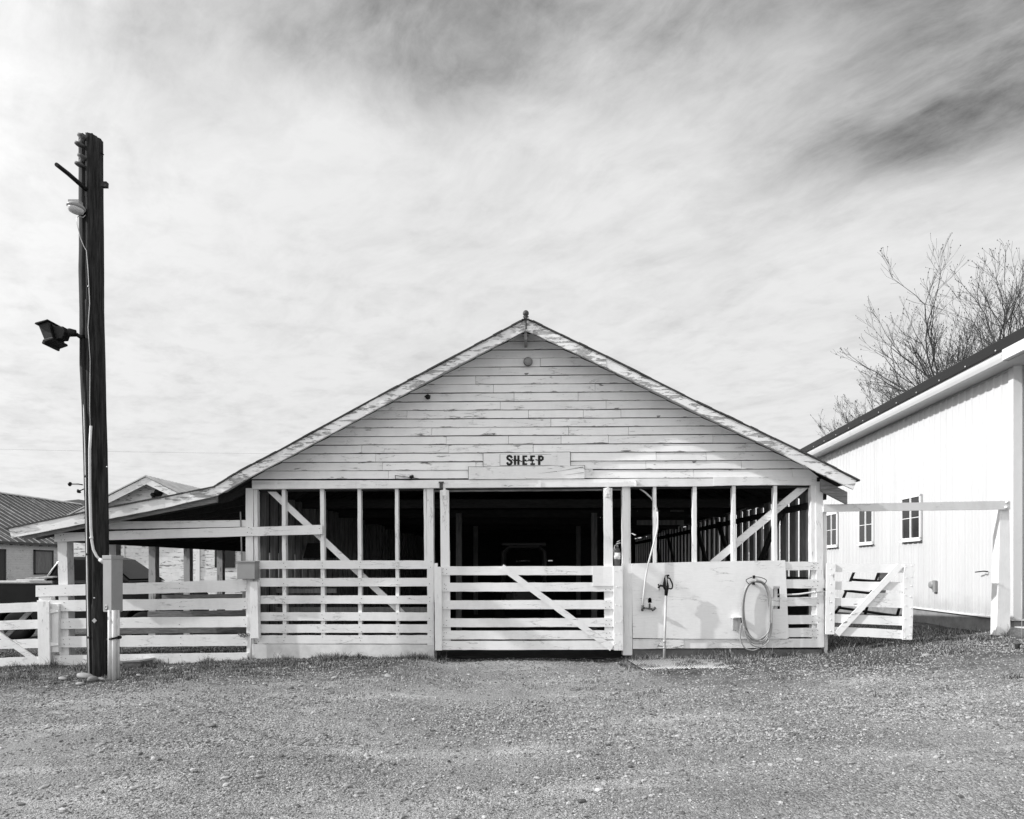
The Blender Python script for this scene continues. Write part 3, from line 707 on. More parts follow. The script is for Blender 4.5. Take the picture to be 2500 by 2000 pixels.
# ------------------------------------------------------------------ main gate
def gate_thing(name, label, loc): return thing(name, label, 'gate', loc)
mg = gate_thing('plank_gate', 'wide white plank gate with one diagonal brace closing the barn doorway', P3(B, 1290, 1600, -.1))
for yt, yb in ((1383, 1404.5), (1423, 1444.5), (1466, 1487.5), (1510, 1531), (1540, 1561), (1565, 1586.5)):
    nailed(H(B, 1077, yt, yb, 1499, yt - .8, yb - .3, -.13, .03), B, (1083, 1091, 1480, 1490), yt, yb, -.131).build('rail', boardx, mg)
def gp(y0, xl0, xr0, y1, xl1, xr1, v0, th, name, par=mg, mat=boardz, fr=B): return V(fr, y0, xl0, xr0, y1, xl1, xr1, v0, th).build(name, mat, par)
gp(1384, 1060, 1077, 1588, 1062, 1079, -.19, .10, 'stile')
mb = V(B, 1382, 1498, 1520, 1588, 1499, 1521, -.165, .08)
for yy in (1394, 1434, 1476, 1520, 1550, 1576):
    for x in (1504, 1513): mb.lathe(P3(B, x + random.uniform(-2, 2), yy + random.uniform(-4, 4), -.166), [(.009, 0), (.007, .006)], (0, -1, 0), 6)
mb.build('stile', boardz, mg)
gp(1375, 1061, 1068, 1384, 1062, 1068, -.15, .05, 'stile_end')
gp(1197, 1074, 1095.5, 1584, 1078, 1100, -.098, .035, 'hanger'); gp(1192, 1473, 1494.5, 1580, 1476, 1498, -.098, .035, 'hanger')
def diag(fr, p0, p1, wpx, v0, th, par, name='brace', mat=boardx):
    a = Vector(fr.px(*p0, v0)); b_ = Vector(fr.px(*p1, v0)); d = (b_ - a).normalized(); n_ = Vector((-d.y, d.x)) * (wpx / 144 / 2)
    return MB().plank(fr, a - n_, a + n_, b_ - n_, b_ + n_, v0, v0 + th).build(name, mat, par)
diag(B, (1225, 1384), (1494, 1583), 15, -.157, .025, mg)
H(B, 1447, 1383, 1431, 1498, 1384, 1431, -.147, .016).build('plywood_patch', ply_m, mg)
for x, y in ((1085, 1196), (1484, 1191)):
    mb = MB(); V(B, y, x - 7, x + 7, y + 22, x - 6, x + 6, -.118, .02, mb); V(B, y - 4, x - 3, x + 3, y + 14, x - 3, x + 3, -.128, .012, mb)
    for dx, dy in ((-4, 4), (4, 5), (-3, 16), (3, 16)): mb.lathe(P3(B, x + dx, y + dy, -.118), [(.012, 0), (.010, .008)], (0, -1, 0), 8)
    mb.build('track_hanger', boardz, mg)
for x in (1068, 1074): mb = MB(); mb.tube([P3(B, x, 1586, -.15), P3(B, x, 1612, -.15)], .012, 6); mb.build('floor_guide', black_m, mg)
# ------------------------------------------------------------------ fence panel left, hinge post, left gate
lf = thing('board_fence', 'white five-board fence panel running from the left hinge post to the barn corner', 'fence', P3(B, 350, 1640, 0))
for x0, a, b_, x1, c_, d in ((87, 1430, 1457, 602, 1416, 1443.5), (90, 1466, 1493.5, 603, 1460.5, 1487), (147, 1511, 1536, 604, 1505, 1531), (147, 1554, 1581, 604, 1549, 1577), (128, 1601, 1626, 606, 1594, 1618)):
    nailed(nailed(H(B, x0, a, b_, x1, c_, d, -.045, .033), B, (x0 + 8, x0 + 22, 158), a, b_, -.046), B, (440, 597), c_ + (a - c_) * .1, d + (b_ - d) * .1, -.046).build('board', boardx, lf)
post2 = lambda *a: V(B, *a[:8]).build(a[8], boardz, lf)
post2(1440, 94, 124, 1640, 96, 126, -.012, .10, 'post'); post2(1445, 600, 606, 1612, 602, 609, -.01, .09, 'post')
post2(1475, 123, 143, 1592, 124, 142.5, -.09, .045, 'hinge_board'); post2(1476, 141, 147, 1592, 141, 148, -.045, .06, 'hinge_board')
mb = MB(); mb.tube([P3(B, 121, 1466, -.1), P3(B, 122.5, 1608, -.1)], .008, 6)
for y in (1490, 1571): 
    mb.prism(B, [B.px(xx, yy, -.115) for xx, yy in ((102, y + 2), (121, y - 3), (142, y), (142, y + 4), (121, y + 8), (102, y + 4))], -.115, -.108)
mb.build('strap_hinge', boardz, lf)
mb = MB()
for y, x0 in ((1480, 98), (1612, 100)): mb.prism(B, [B.px(xx, yy, -.112) for xx, yy in ((x0, y), (120, y - 6), (122, y + 4), (x0 + 4, y + 2))], -.125, -.118)
mb.build('hinge_wedge', black_m, lf)
# latch chain where the fence meets the barn
mb = MB()
for i in range(5):
    c_ = Vector(P3(B, 586 + i * 5, 1549 + (i % 2) * 3, -.06)); d = Vector((.03, 0, .01 if i % 2 else -.01))
    mb.tube([c_ - d + Vector((0, 0, .012)), c_ + d + Vector((0, 0, .012)), c_ + d - Vector((0, 0, .012)), c_ - d - Vector((0, 0, .012)), c_ - d + Vector((0, 0, .012))], .006, 6)
mb.build('chain', rust_m, lf)
lg = gate_thing('plank_gate', 'white plank gate at the far left edge, hung on the post left of the pole', P3(B, 20, 1640, -.1))
for x0, a, b_, c_, d in ((-260, 1485, 1505, 1470, 1493), (-260, 1524, 1548, 1513, 1535), (-260, 1571, 1592, 1560, 1582), (-260, 1618, 1638, 1603, 1624)):
    H(B, x0, a, b_, 96, c_, d, -.10, .03).build('rail', boardx, lg)
gp(1469, 91, 119.5, 1624, 93, 121.5, -.135, .033, 'stile', lg); diag(B, (-60, 1510), (94, 1618), 13, -.132, .03, lg)
diag(B, (8, 1560), (86, 1478), 10, -.06, .025, lg, mat=oldwood_m)

# guard board at the barn corner
gb = V(B, 1420, 609.5, 628, 1558, 612, 631, -.15, .10).build('guard_board', boardz, barn)

# ------------------------------------------------------------------ right gate and its high frame
Rf = thing('gate_frame', 'tall white timber gate frame between the barn corner and a post by the metal building', 'gate frame', P3(B, 2240, 1560, 0))
H(B, 2011, 1232, 1250, 2467, 1222.5, 1243.5, -.06, .045).build('crossbeam', greybeam, Rf)
V(B, 1243, 2441, 2464, 1552, 2434, 2467, -.012, .15).build('post', boardz, Rf)
V(B, 1249, 2010.5, 2018, 1600, 2013, 2021, .02, .12).build('post', boardz, Rf)
for x, y in ((2458, 1226), (2456, 1239)): mb = MB(); mb.lathe(P3(B, x, y, -.06), [(.026, 0), (.026, .01), (.012, .012), (.012, .024)], (0, -1, 0), 8); mb.build('bolt', boardz, Rf)
RG = Frame(*B.w(B.px(2016, 1400, -.08)[0], -.08, 0)[:2], TB + R(9))
rg = gate_thing('plank_gate', 'white plank gate with a rising diagonal brace, right of the barn corner', RG.w(.8, 0, .1))
for x0, a, b_, x1, c_, d in ((2038, 1376.6, 1397, 2209, 1378, 1399), (2038, 1419.5, 1440, 2209, 1421, 1442), (2138, 1447.5, 1463, 2209, 1449, 1464), (2038, 1459.5, 1479, 2209, 1463, 1485), (2038, 1499.5, 1520.5, 2209, 1505.5, 1528), (2037, 1530.5, 1552, 2208, 1539, 1560)):
    H(RG, x0, a, b_, x1, c_, d, .0, .03).build('rail', boardx, rg)
V(RG, 1376, 2018, 2040, 1549, 2016, 2037, -.04, .035).build('stile', boardz, rg); V(RG, 1378, 2208, 2233.5, 1562, 2204, 2227, -.04, .035).build('stile', boardz, rg)
diag(RG, (2043, 1549), (2199, 1380), 14, -.036, .03, rg)
mb = MB()
for i in range(8):
    t = i / 7
    for x in (2212, 2226): mb.lathe(P3(RG, x - 4 * t + random.uniform(-1, 1), 1386 + t * 168 + random.uniform(-5, 5), -.041), [(.010, 0), (.008, .007)], (0, -1, 0), 6)
    mb.lathe(P3(RG, 2028, 1386 + t * 150 + random.uniform(-5, 5), -.041), [(.010, 0), (.008, .007)], (0, -1, 0), 6)
mb.build('bolt_heads', boardz, rg)

# leaning pipe panel behind the right gate
pp = thing('pipe_panel', 'dark steel pipe livestock panel leaning behind the right plank gate', 'livestock panel', P3(B, 2120, 1560, .9))
def pq(x, y, v=.9): return Vector(P3(B, x, y, v + (1500 - y) * .002))
for pts_ in ([(2036, 1500), (2049, 1484), (2090, 1385)], [(2049, 1484), (2190, 1504)], [(2190, 1504), (2200, 1470), (2222, 1392)], [(2062, 1442), (2140, 1450), (2208, 1462)], [(2076, 1415), (2150, 1420), (2215, 1430)], [(2112, 1500), (2126, 1450), (2150, 1385)], [(2090, 1386), (2160, 1388), (2222, 1394)]):
    mb = MB(); mb.tube([pq(*q_) for q_ in pts_], .024, 8); mb.build('pipe', black_m, pp)
mb = MB(); V(B, 1385, 2150, 2170, 1462, 2140, 2160, 1.1, .03, mb); mb.build('slat', oldwood_m, pp)

# ------------------------------------------------------------------ METAL BUILDING
TM = math.atan((1430 - 1250) / 1550)
def wallpt(x): Z = 7.7 / (math.cos(TM) * (x - 1250) / 1550 - math.sin(TM)); return (x - 1250) / 1550 * Z, Z
cx0, cy0 = wallpt(2476); M = Frame(cx0, cy0, TM)
mbd = thing('metal_building', 'tall white ribbed metal building with dark roof edge and small windows, right of the barn', 'building', M.w(0, 0, .3))
WB, WT, ML, OV = .555, 5.12, 26.0, .31
# ribbed wall sheet: u runs outward to the left
mb = MB(); vs = []; pr = []; v = .0
while v < ML:
    pr += [(v, 0), (v + .085, 0), (v + .10, -.022), (v + .128, -.022), (v + .143, 0)]
    for m_ in (.175, .20): pr += [(v + m_ - .006, 0), (v + m_, -.004), (v + m_ + .006, 0)]
    v += .2286
for v_, u_ in pr: vs += [M.w(u_, v_, WB), M.w(u_, v_, WT)]
mb.add(vs, [(2 * i, 2 * i + 2, 2 * i + 3, 2 * i + 1) for i in range(len(pr) - 1)])
mb.build('side_wall', whitesteel, mbd)
mb = MB(); v = .914
while v < ML: mb.box(M, -.004, .0, v - .012, v - .006, WB, WT); v += .914
mb.build('panel_seam', softrim, mbd)
mb = MB(); v = .06
while v < 14:
    for z in (WB + .05, WB + .08, 2.0, 3.6, 4.95):
        if z != WB + .08 or int(v / .2286) % 3 == 0: mb.lathe(M.w(-.001, v, z), [(.008, -.002), (.008, .004), (.004, .007)], (-1, 0, 0), 6)
    v += .2286
mb.build('wall_screw', softrim, mbd)['kind'] = 'stuff'
mb = MB(); vs = []; pr = []; u_ = .0
while u_ < 16:
    pr += [(u_, 0), (u_ + .085, 0), (u_ + .10, -.022), (u_ + .128, -.022), (u_ + .143, 0)]; u_ += .2286
for a, d in pr: vs += [M.w(a, d, WB), M.w(a, d, WT + min(a, 16 - a) * .25 + .1)]
mb.add(vs, [(2 * i, 2 * i + 2, 2 * i + 3, 2 * i + 1) for i in range(len(pr) - 1)]); mb.build('front_wall', whitesteel, mbd)
mb = MB(); mb.box(M, .02, 16, .04, .07, -.5, WT); mb.box(M, .03, .06, .04, ML, -.5, WT); mb.box(M, 0.03, 16, ML, ML + .05, -.5, WT + 1); mb.build('inner_lining', innery, mbd)
mb = MB(); mb.box(M, -.035, .11, -.035, -.02, WB, WT + .05); mb.box(M, -.035, -.024, -.02, .10, WB, WT); mb.build('corner_trim', whitetrim, mbd)
mb = MB(); mb.box(M, .16, .25, -.11, -.03, WB + .0, WT + .05); mb.build('downspout', softrim, mbd, bevel=.01)
mb = MB(); mb.box(M, -.0, 16, -.004, .2, -.6, WB - .03); mb.box(M, .005, .3, .21, ML, -.6, WB - .03); mb.build('concrete_base', conc_m, mbd)
mb = MB(); mb.prism(Frame(M.x, M.y, M.t), [(-.04, WB - .03), (.0, WB - .03), (0, WB + .004), (-.03, WB + .004)], -.03, ML); mb.box(M, 0, 16, -.045, 0, WB - .028, WB + .002); mb.build('base_flashing', whitetrim, mbd)
# soffit, gutter, dark eave band, roof
mb = MB(); mb.box(M, -OV, 0.0, -.0, ML, WT, WT + .018); mb.build('soffit', softrim, mbd)
mb = MB(); mb.box(M, -.022, -.001, -.0, ML, WT - .035, WT - .002); mb.build('frieze_trim', softrim, mbd)
mb = MB()
gp_ = [(-OV, WT + .0), (-OV - .075, WT + .012), (-OV - .10, WT + .07), (-OV - .115, WT + .125), (-OV - .10, WT + .135), (-OV - .09, WT + .08), (-OV - .06, WT + .03), (-OV, WT + .02)]
mb.prism(M, gp_, -.34, ML); mb.build('gutter', whitetrim, mbd)
mb = MB(); mb.box(M, -OV - .002, -OV + .04, -.34, ML, WT + .02, WT + .235); mb.box(M, -OV - .10, -OV + .04, -1.3, -.345, WT + .015, WT + .205); mb.build('eave_flashing', whitetrim, mbd)
mb = MB(); mb.box(M, -OV - .045, -OV - .005, -1.3, ML, WT + .237, WT + .435); mb.build('dark_eave_band', darksteel, mbd, bevel=.01)
mb = MB(); v = -1.0
while v < ML: mb.lathe(M.w(-OV - .046, v, WT + .275), [(.016, 0), (.02, .006), (.008, .016)], (-1, 0, 0), 8); v += .92
mb.build('band_bolt', galv_m, mbd)
mb = MB()
for i in range(3): mb.box(M, -OV - .02 + i * .05, -OV + .01 + i * .05, -1.3, ML, WT + .437 + i * .012, WT + .449 + i * .012)
mb.build('roof_edge_seam', darksteel, mbd)
mb = MB(); mb.prism(M, [(-OV + .13, WT + .44), (8, WT + 2.3), (16.3, WT + .44), (16.3, WT + .40), (8, WT + 2.25), (-OV + .13, WT + .40)], -1.3, ML + .3); mb.build('roof', darksteel, mbd)
mb = MB(); mb.box(M, -OV, 16, -1.25, -.0, WT + .0, WT + .015); mb.build('front_soffit', softrim, mbd)
# windows
for i, (xa, xb) in enumerate(((2205, 2252), (2101, 2137), (2018.5, 2048))):
    pass
vw = [ (wallpt(2228.5)[1] - cy0) / math.cos(TM) + j * 2.44 for j in range(7)]
for j, v in enumerate(vw):
    fr_ = MB(); a, b_, z0, z1 = v - .45, v + .45, 2.14, 3.17
    for (p0, p1, q0, q1) in ((a, b_, z0 - .02, z0 + .045), (a, b_, z1 - .04, z1 + .02), (a, a + .045, z0, z1), (b_ - .045, b_, z0, z1), (v - .02, v + .02, z0 + .045, z1 - .04)):
        fr_.box(M, -.062, -.024, p0, p1, q0, q1)
    f_ = fr_.build('window', vinyl_m, mbd)
    mb = MB(); mb.box(M, -.038, -.026, a + .046, v - .021, z0 + .046, z1 - .041); mb.box(M, -.038, -.026, v + .021, b_ - .046, z0 + .046, z1 - .041); mb.build('pane', glass_m, f_)
    mb = MB(); zm = (z0 + z1) / 2; mb.box(M, -.046, -.040, a + .046, v - .021, zm - .008, zm + .008); mb.box(M, -.046, -.040, v + .021, b_ - .046, zm - .008, zm + .008); mb.build('muntin', vinyl_m, f_)
    mb = MB(); mb.box(M, -.085, -.0625, a - .03, b_ + .03, z0 - .045, z0 - .005); mb.build('sill', vinyl_m, f_)
wpt = lambda x: ((wallpt(x)[1] - cy0) / math.cos(TM))
v = wpt(2280); Zc = wallpt(2280)[1]; zc = CZ + (HY - 1428) / FPX * Zc
mb = MB(); mb.lathe(M.w(-.02, v, zc), [(.08, 0), (.088, .03), (.075, .06), (.04, .07)], (-1, .1, 0), 18); mb.box(M, -.06, -.02, v - .16, v - .06, zc - .16, zc + .10); mb.build('wall_vent', greymetal, mbd)
v = wpt(2415); Zc = wallpt(2415)[1]; zc = CZ + (HY - 1396) / FPX * Zc
mb = MB(); mb.tube([M.w(-.02, v, zc), M.w(-.10, v, zc + .01), M.w(-.12, v + .22, zc - .01)], .012, 6); mb.build('wall_hook', black_m, mbd)

# ------------------------------------------------------------------ FAR SHED (left) and GABLED SHED behind the lean-to
TS = math.atan((1100 - 1250) / 1550)
TS = 0.0
S = Frame(-30.9, 34.0, 0.0)                            # eave wall line: points along v
def sxz(x, y):                                        # point on the shed's long wall plane u=0
    dx = (x - CX) / FPX; Z = (S.x * S.c - S.y * S.s) / (dx * S.c - S.s); return Z, CZ + (HY - y) / FPX * Z
sh = thing('long_shed', 'long low shed with a dark streaked metal roof and boarded window at the far left', 'shed', S.w(0, 4, 0))
def sv(x): Z = sxz(x, 1384)[0]; X = (x - CX) / FPX * Z; return (X - S.x) * S.s + (Z - S.y) * S.c
Z0, ze = sxz(0, 1322)
v_a, v_b = sv(-420), 20.0
mb = MB(); zz_ = -.6; 
while zz_ < ze: mb.prism(Frame(S.x, S.y, S.t), [(-.05, zz_), (-.02, zz_), (-.02 - .004, zz_ + .147), (-.05, zz_ + .147)][::1], v_a, v_b); zz_ += .15
mb.build('wall', shedpaint, sh)
rise = 3.75; run = 6.0
Zr, zr = sxz(0, 1200)
mb = MB(); mb.prism(S, [(.35, ze - .05), (-run, ze + rise), (-run, ze + rise + .05), (.35, ze + .0)], v_a - .3, v_b + .3)
mb.prism(S, [(-run, ze + rise), (-2 * run, ze), (-2 * run, ze + .05), (-run, ze + rise + .05)], v_a - .3, v_b + .3); rf = mb.build('roof', sm, sh)
mb = MB(); v = v_a
ribm = plain('worn_seam_metal', .42, .6, 0, .4, 3)
while v < v_b:
    mb.prism(S, [(.35, ze + .002), (-run, ze + rise + .052), (-run, ze + rise + .09), (.35, ze + .04)], v, v + .06); v += .62
mb.build('roof_seam', ribm, rf); 
mb = MB(); mb.prism(S, [(-run - .15, ze + rise + .06), (-run + .2, ze + rise - .02), (-run + .2, ze + rise + .05), (-run, ze + rise + .14), (-run - .15, ze + rise + .1)], v_a - .3, v_b + .3); mb.build('ridge_cap', ribm, rf)
mb = MB(); mb.box(S, .30, .36, v_a, v_b, ze - .14, ze - .03); mb.build('eave_board', rust_m, sh)
mb = MB(); v = v_a
while v < v_b: mb.prism(S, [(0, ze - .2), (.3, ze - .12), (.3, ze - .03), (0, ze + .1)], v, v + .06); v += .8
mb.build('rafter_tail', oldwood_m, sh)
for xa, xb, ya, yb, nm in ((82, 129, 1343, 1402, 'window'), (-40, 13, 1340, 1430, 'door')):
    va, vb_ = sv(xa), sv(xb); zt = sxz((xa + xb) / 2, ya)[1]; zb2 = sxz((xa + xb) / 2, yb)[1]
    mb = MB()
    for (p0, p1, q0, q1) in ((va, vb_, zt - .1, zt), (va, vb_, zb2, zb2 + .08), (va, va + .12, zb2, zt), (vb_ - .12, vb_, zb2, zt)): mb.box(S, -.02, .06, p0, p1, q0, q1)
    f_ = mb.build(nm, shingle_m, sh)
    mb = MB(); mb.box(S, -.02, .03, va + .1, vb_ - .1, zb2 + .05, zt - .08); mb.build('shutter_board' if nm == 'window' else 'leaf', innerz if nm == 'window' else shingle_m, f_)

G = Frame((375 - CX) / FPX * 24, 24.0, TB)
gs = thing('gabled_shed', 'white shed with badly peeling siding and a gabled metal roof, seen behind the lean-to', 'shed', G.w(0, 0, 0))
zr = CZ + (HY - 1168) / FPX * 24; hw = 239 / FPX * 24; ze2 = zr - hw * .50
mb = MB(); zz_ = -.5
while zz_ < zr - .1:
    z1 = zz_ + .147
    lim = lambda z: min(hw - .3, max((zr - .10 - z) / .5, .02))
    a0, a1 = lim(zz_), lim(z1); mb.prism(G, [(-a0, zz_), (a0, zz_), (a1, z1), (-a1, z1)], -.02 - random.uniform(0, .012), .02); zz_ += .15
mb.build('wall', peel_m, gs)
for sgn in (-1, 1):
    mb = MB(); mb.plank(G, (0, zr - .28), (0, zr - .02), (sgn * hw, ze2 - .22), (sgn * hw, ze2 + .0), -.48, -.44); mb.build('rake_board', leanrake_m, gs)
    mb = MB(); mb.prism(G, [(0, zr), (sgn * (hw + .05), ze2), (sgn * (hw + .05), ze2 + .03), (0, zr + .03)], -.52, 12); r_ = mb.build('roof', plain('pale_corrugated_roof', .42, .5, .3, .2, 3), gs)
    mb = MB(); v = -.5
    while v < 12: mb.prism(G, [(0, zr + .03), (sgn * (hw + .05), ze2 + .03), (sgn * (hw + .05), ze2 + .055), (0, zr + .055)], v, v + .08); v += .25
    mb.build('corrugation', MATS['pale_corrugated_roof'], r_)
mb = MB(); 
for sgn in (-1, 1): mb.box(G, sgn * (hw - .3) - .02, sgn * (hw - .3) + .02, 0, 12, -.5, ze2 + .1)
mb.build('side_wall', shedpaint, gs)
V(G, 1300, 477, 487, 1480, 477, 487, -.06, .025).build('corner_board', boardz, gs); V(G, 1330, 299, 304, 1480, 299, 304, -.06, .025).build('corner_board', boardz, gs)
for xa, xb, ya, yb in ((524, 573, 1338, 1386), (370, 398, 1214, 1222)):
    H(G, xa, ya, yb, xb, ya, yb, -.07, .02, seg=2).build('window', darksteel, gs)
c = Vector(P3(G, 387, 1202, -.1)); mb = MB(); mb.lathe(c, [(.05, -.1), (.14, -.02), (.15, .05), (.06, .1)], (.4, -.8, -.4), 12); mb.lathe(c + Vector((-.16, -.05, -.1)), [(.03, -.1), (.1, 0), (.08, .08)], (-.5, -.5, -.6), 12); mb.build('horn', black_m, gs)

# ------------------------------------------------------------------ PICKUP
T = Frame(-11.77, 15.9 - .85, TB)
tr = thing('pickup_truck', 'dark pickup truck parked behind the fence, side on, with lumber on its bed', 'pickup truck', T.w(0, .85, -.2))
gz = -.24
def body_prism(prof_, name, mat, v0=0.0, v1=1.55, par=tr, bevel=.03): mb_ = MB(); mb_.prism(T, prof_, v0, v1); return mb_.build(name, mat, par, bevel=bevel)
arcw = lambda cx_: [(cx_ + .42 * math.cos(t), gz + .36 + .42 * math.sin(t)) for t in np.linspace(0, math.pi, 9)]
lowz, belt = gz + .42, 1.14
bodyp = [(-1.25, lowz)] + [(-1.25, 1.10), (.92, 1.10), (.94, belt + .02), (2.6, belt + .0), (2.78, 1.08), (3.6, .98), (3.85, .82), (3.88, lowz)] + arcw(3.05) + arcw(0.0)
body_prism(bodyp, 'body', carpaint)
mb = MB(); mb.box(T, -1.22, .9, -.02, .07, 1.105, 1.17); mb.box(T, -1.22, .9, 1.49, 1.57, 1.105, 1.17); mb.build('bed_rail', galv_m, tr, bevel=.015)
# cab: sides slope inwards
cabp = [(.70, belt), (.83, belt + .28), (.98, belt + .5), (1.2, belt + .60), (1.78, belt + .60), (2.02, belt + .54), (2.70, belt + .02), (2.72, belt)]
def cab_v(z): return .02 + (z - belt) * .28
def loft(pr_, ins, name, mat, par=tr, bev=0):
    n = len(pr_); vs = [T.w(u, cab_v(z) + ins, z) for u, z in pr_] + [T.w(u, 1.55 - cab_v(z) - ins, z) for u, z in pr_]
    mb_ = MB(); mb_.add(vs, [tuple(range(n)), tuple(range(2 * n - 1, n - 1, -1))] + [(i, i + n, (i + 1) % n + n, (i + 1) % n) for i in range(n)]); return mb_.build(name, mat, par, bevel=bev)
loft(cabp, 0, 'cab', carpaint, bev=.02)
for wn in ([(.86, belt + .06), (.99, belt + .44), (1.12, belt + .52), (1.14, belt + .06)], [(1.20, belt + .06), (1.20, belt + .53), (1.62, belt + .53), (1.74, belt + .06)], [(1.84, belt + .06), (1.71, belt + .53), (1.96, belt + .48), (2.52, belt + .06)]):
    n = len(wn); vs = [T.w(u, cab_v(z) - .012, z) for u, z in wn] + [T.w(u, cab_v(z) + .02, z) for u, z in wn]
    mb = MB(); mb.add(vs, [tuple(range(n)), tuple(range(2 * n - 1, n - 1, -1))] + [(i, i + n, (i + 1) % n + n, (i + 1) % n) for i in range(n)]); mb.build('side_window', carglass, tr)
mb = MB(); ws = [(2.07, belt + .515), (2.66, belt + .07)]
mb.add([T.w(ws[0][0], .24, ws[0][1] + .01), T.w(ws[0][0], 1.31, ws[0][1] + .01), T.w(ws[1][0] + .02, 1.43, ws[1][1]), T.w(ws[1][0] + .02, .12, ws[1][1]), T.w(ws[0][0], .24, ws[0][1] - .03), T.w(ws[0][0], 1.31, ws[0][1] - .03), T.w(ws[1][0] + .02, 1.43, ws[1][1] - .04), T.w(ws[1][0] + .02, .12, ws[1][1] - .04)], [(0, 1, 2, 3), (7, 6, 5, 4), (0, 4, 5, 1), (1, 5, 6, 2), (2, 6, 7, 3), (3, 7, 4, 0)]); mb.build('windshield', carglass, tr)
mb = MB(); mb.tube([T.w(1.17, .01, belt + .03), T.w(1.17, .15, belt + .55)], .014, 6); mb.tube([T.w(1.79, .01, belt + .03), T.w(1.665, .15, belt + .55)], .02, 6); mb.build('window_pillar', greymetal, tr)
mb = MB(); mb.tube([T.w(.72, .0, belt + .04), T.w(.84, .08, belt + .30), T.w(.97, .13, belt + .5), T.w(1.2, .16, belt + .6)], .026, 6); mb.build('door_frame', chrome, tr)
mb = MB(); mb.box(T, 2.25, 2.42, -.18, .0, belt + .05, belt + .22); mb.build('mirror', carpaint, tr, bevel=.03)
for cxw in (0.0, 3.05):
    for vv, dr in ((.02, -1), (1.33, -1)):
        c = T.w(cxw, vv + .1, gz + .34); ax = (-T.s, -T.c, 0)
        mb = MB(); mb.lathe(c, [(.19, .11), (.30, .12), (.345, .09), (.345, -.09), (.30, -.12), (.19, -.11)], ax, 26); wh = mb.build('wheel', tyre_m, tr)
        mb = MB(); mb.lathe(c, [(.19, .09), (.15, .06), (.06, .07), (.05, .10)], ax, 20); mb.build('rim', greymetal, wh)
lb = thing('lumber_pile', 'short pale planks lying across the rail of the pickup bed', 'lumber', T.w(.8, .3, 1.2))
for i in range(4):
    mb = MB(); a = Vector(T.w(.35 + i * .17, -.05, 1.20 + .012 * i)); b_ = Vector(T.w(.95 + i * .15, .9, 1.27 + .015 * i)); d = Vector((.075, 0, 0)); h_ = Vector((0, 0, .035))
    mb.add([a - d, a + d, b_ + d, b_ - d, a - d + h_, a + d + h_, b_ + d + h_, b_ - d + h_], [(0, 3, 2, 1), (4, 5, 6, 7), (0, 1, 5, 4), (1, 2, 6, 5), (2, 3, 7, 6), (3, 0, 4, 7)]); mb.build('plank', lumber_m, lb)

# ------------------------------------------------------------------ UTILITY POLE
PF = Frame((239 - CX) / FPX * 9.9, 9.9, 0)
gzp = float(gh(PF.x, PF.y)); rows = [(325, 197, 247), (480, 197.5, 248), (600, 198, 249), (665, 197, 249.3), (760, 199, 249.5), (900, 200, 253), (1000, 205, 255), (1100, 208, 258), (1300, 212, 261.5), (1450, 214, 262), (1560, 216, 262.5), (1665, 218, 263.5)]
pl = thing('utility_pole', 'tall dark cracked wooden utility pole with lamp, floodlight and insulators left of the barn', 'utility pole', (PF.x, PF.y, gzp))
def pc(y):
    a = np.interp(y, [r_[0] for r_ in rows], [r_[1] for r_ in rows]); b_ = np.interp(y, [r_[0] for r_ in rows], [r_[2] for r_ in rows])
    X = ((a + b_) / 2 - CX) / FPX * 9.9; return Vector((X, 9.9, CZ + (HY - y) / FPX * 9.9)), (b_ - a) / 2 / FPX * 9.9
NP = 64; vs = []; yy = list(np.linspace(340, 1672, 90))
colr = [random.uniform(-.022, .016) for _ in range(64)]; cracks = [(random.randrange(64), random.randrange(0, 80), random.randrange(8, 40)) for _ in range(34)]
for i, y in enumerate(yy):
    c_, r_ = pc(y)
    for q_ in range(NP):
        an = 2 * math.pi * q_ / NP
        rr = r_ * (1 + .02 * math.sin(5 * an + .3 * math.sin(i * .2)) + random.uniform(-.005, .005) + colr[q_] - sum(.05 for cq, ca, cl in cracks if cq == q_ and ca <= i < ca + cl))
        da = (an - (1.5 * math.pi + -.08 + .03 * math.sin(i * .13) )) ; da = (da + math.pi) % (2 * math.pi) - math.pi
        if abs(da) < .09: rr *= .72
        elif abs(da) < .2: rr *= .98
        zt = random.uniform(-.012, .012) if i == 0 else 0
        vs.append((c_.x + rr * math.cos(an), c_.y + rr * math.sin(an), c_.z + zt))
fs = [(i * NP + q_, (i + 1) * NP + q_, (i + 1) * NP + (q_ + 1) % NP, i * NP + (q_ + 1) % NP) for i in range(len(yy) - 1) for q_ in range(NP)] + [tuple(range(NP))]
mb = MB(); mb.add(vs, fs, True); mb.build('shaft', pole_m, pl)
def pp3(x, y, d=0.0): Y = 9.9 - d; return Vector(((x - CX) / FPX * Y, Y, CZ + (HY - y) / FPX * Y))
for y in (346, 395):                                   # spool insulators
    mb = MB(); c_ = pp3(201, y, .12); mb.lathe(c_, [(.05, -.085), (.085, -.08), (.085, -.05), (.04, -.03), (.04, .03), (.085, .05), (.085, .08), (.05, .085)], (.35, 0, 1), 14)
    mb.tube([c_ + Vector((-.06, 0, .10)), c_ + Vector((.10, .05, .06))], .014, 6); mb.tube([c_ + Vector((-.04, 0, -.10)), c_ + Vector((.10, .05, -.06))], .014, 6); mb.build('spool_insulator', rust_m, pl)
mb = MB(); mb.tube([pp3(138, 402, .75), pp3(166, 424, .5), pp3(198, 452, .22), pp3(214, 466, .13)], [.03, .032, .034, .03], 10); mb.prism(Frame(0, 9.76, 0), [(pp3(x, y, .14).x, pp3(x, y, .14).z) for x, y in ((193, 452), (199, 450), (218, 474), (212, 482), (200, 475))], 0, .03); mb.build('lamp_arm', black_m, pl)
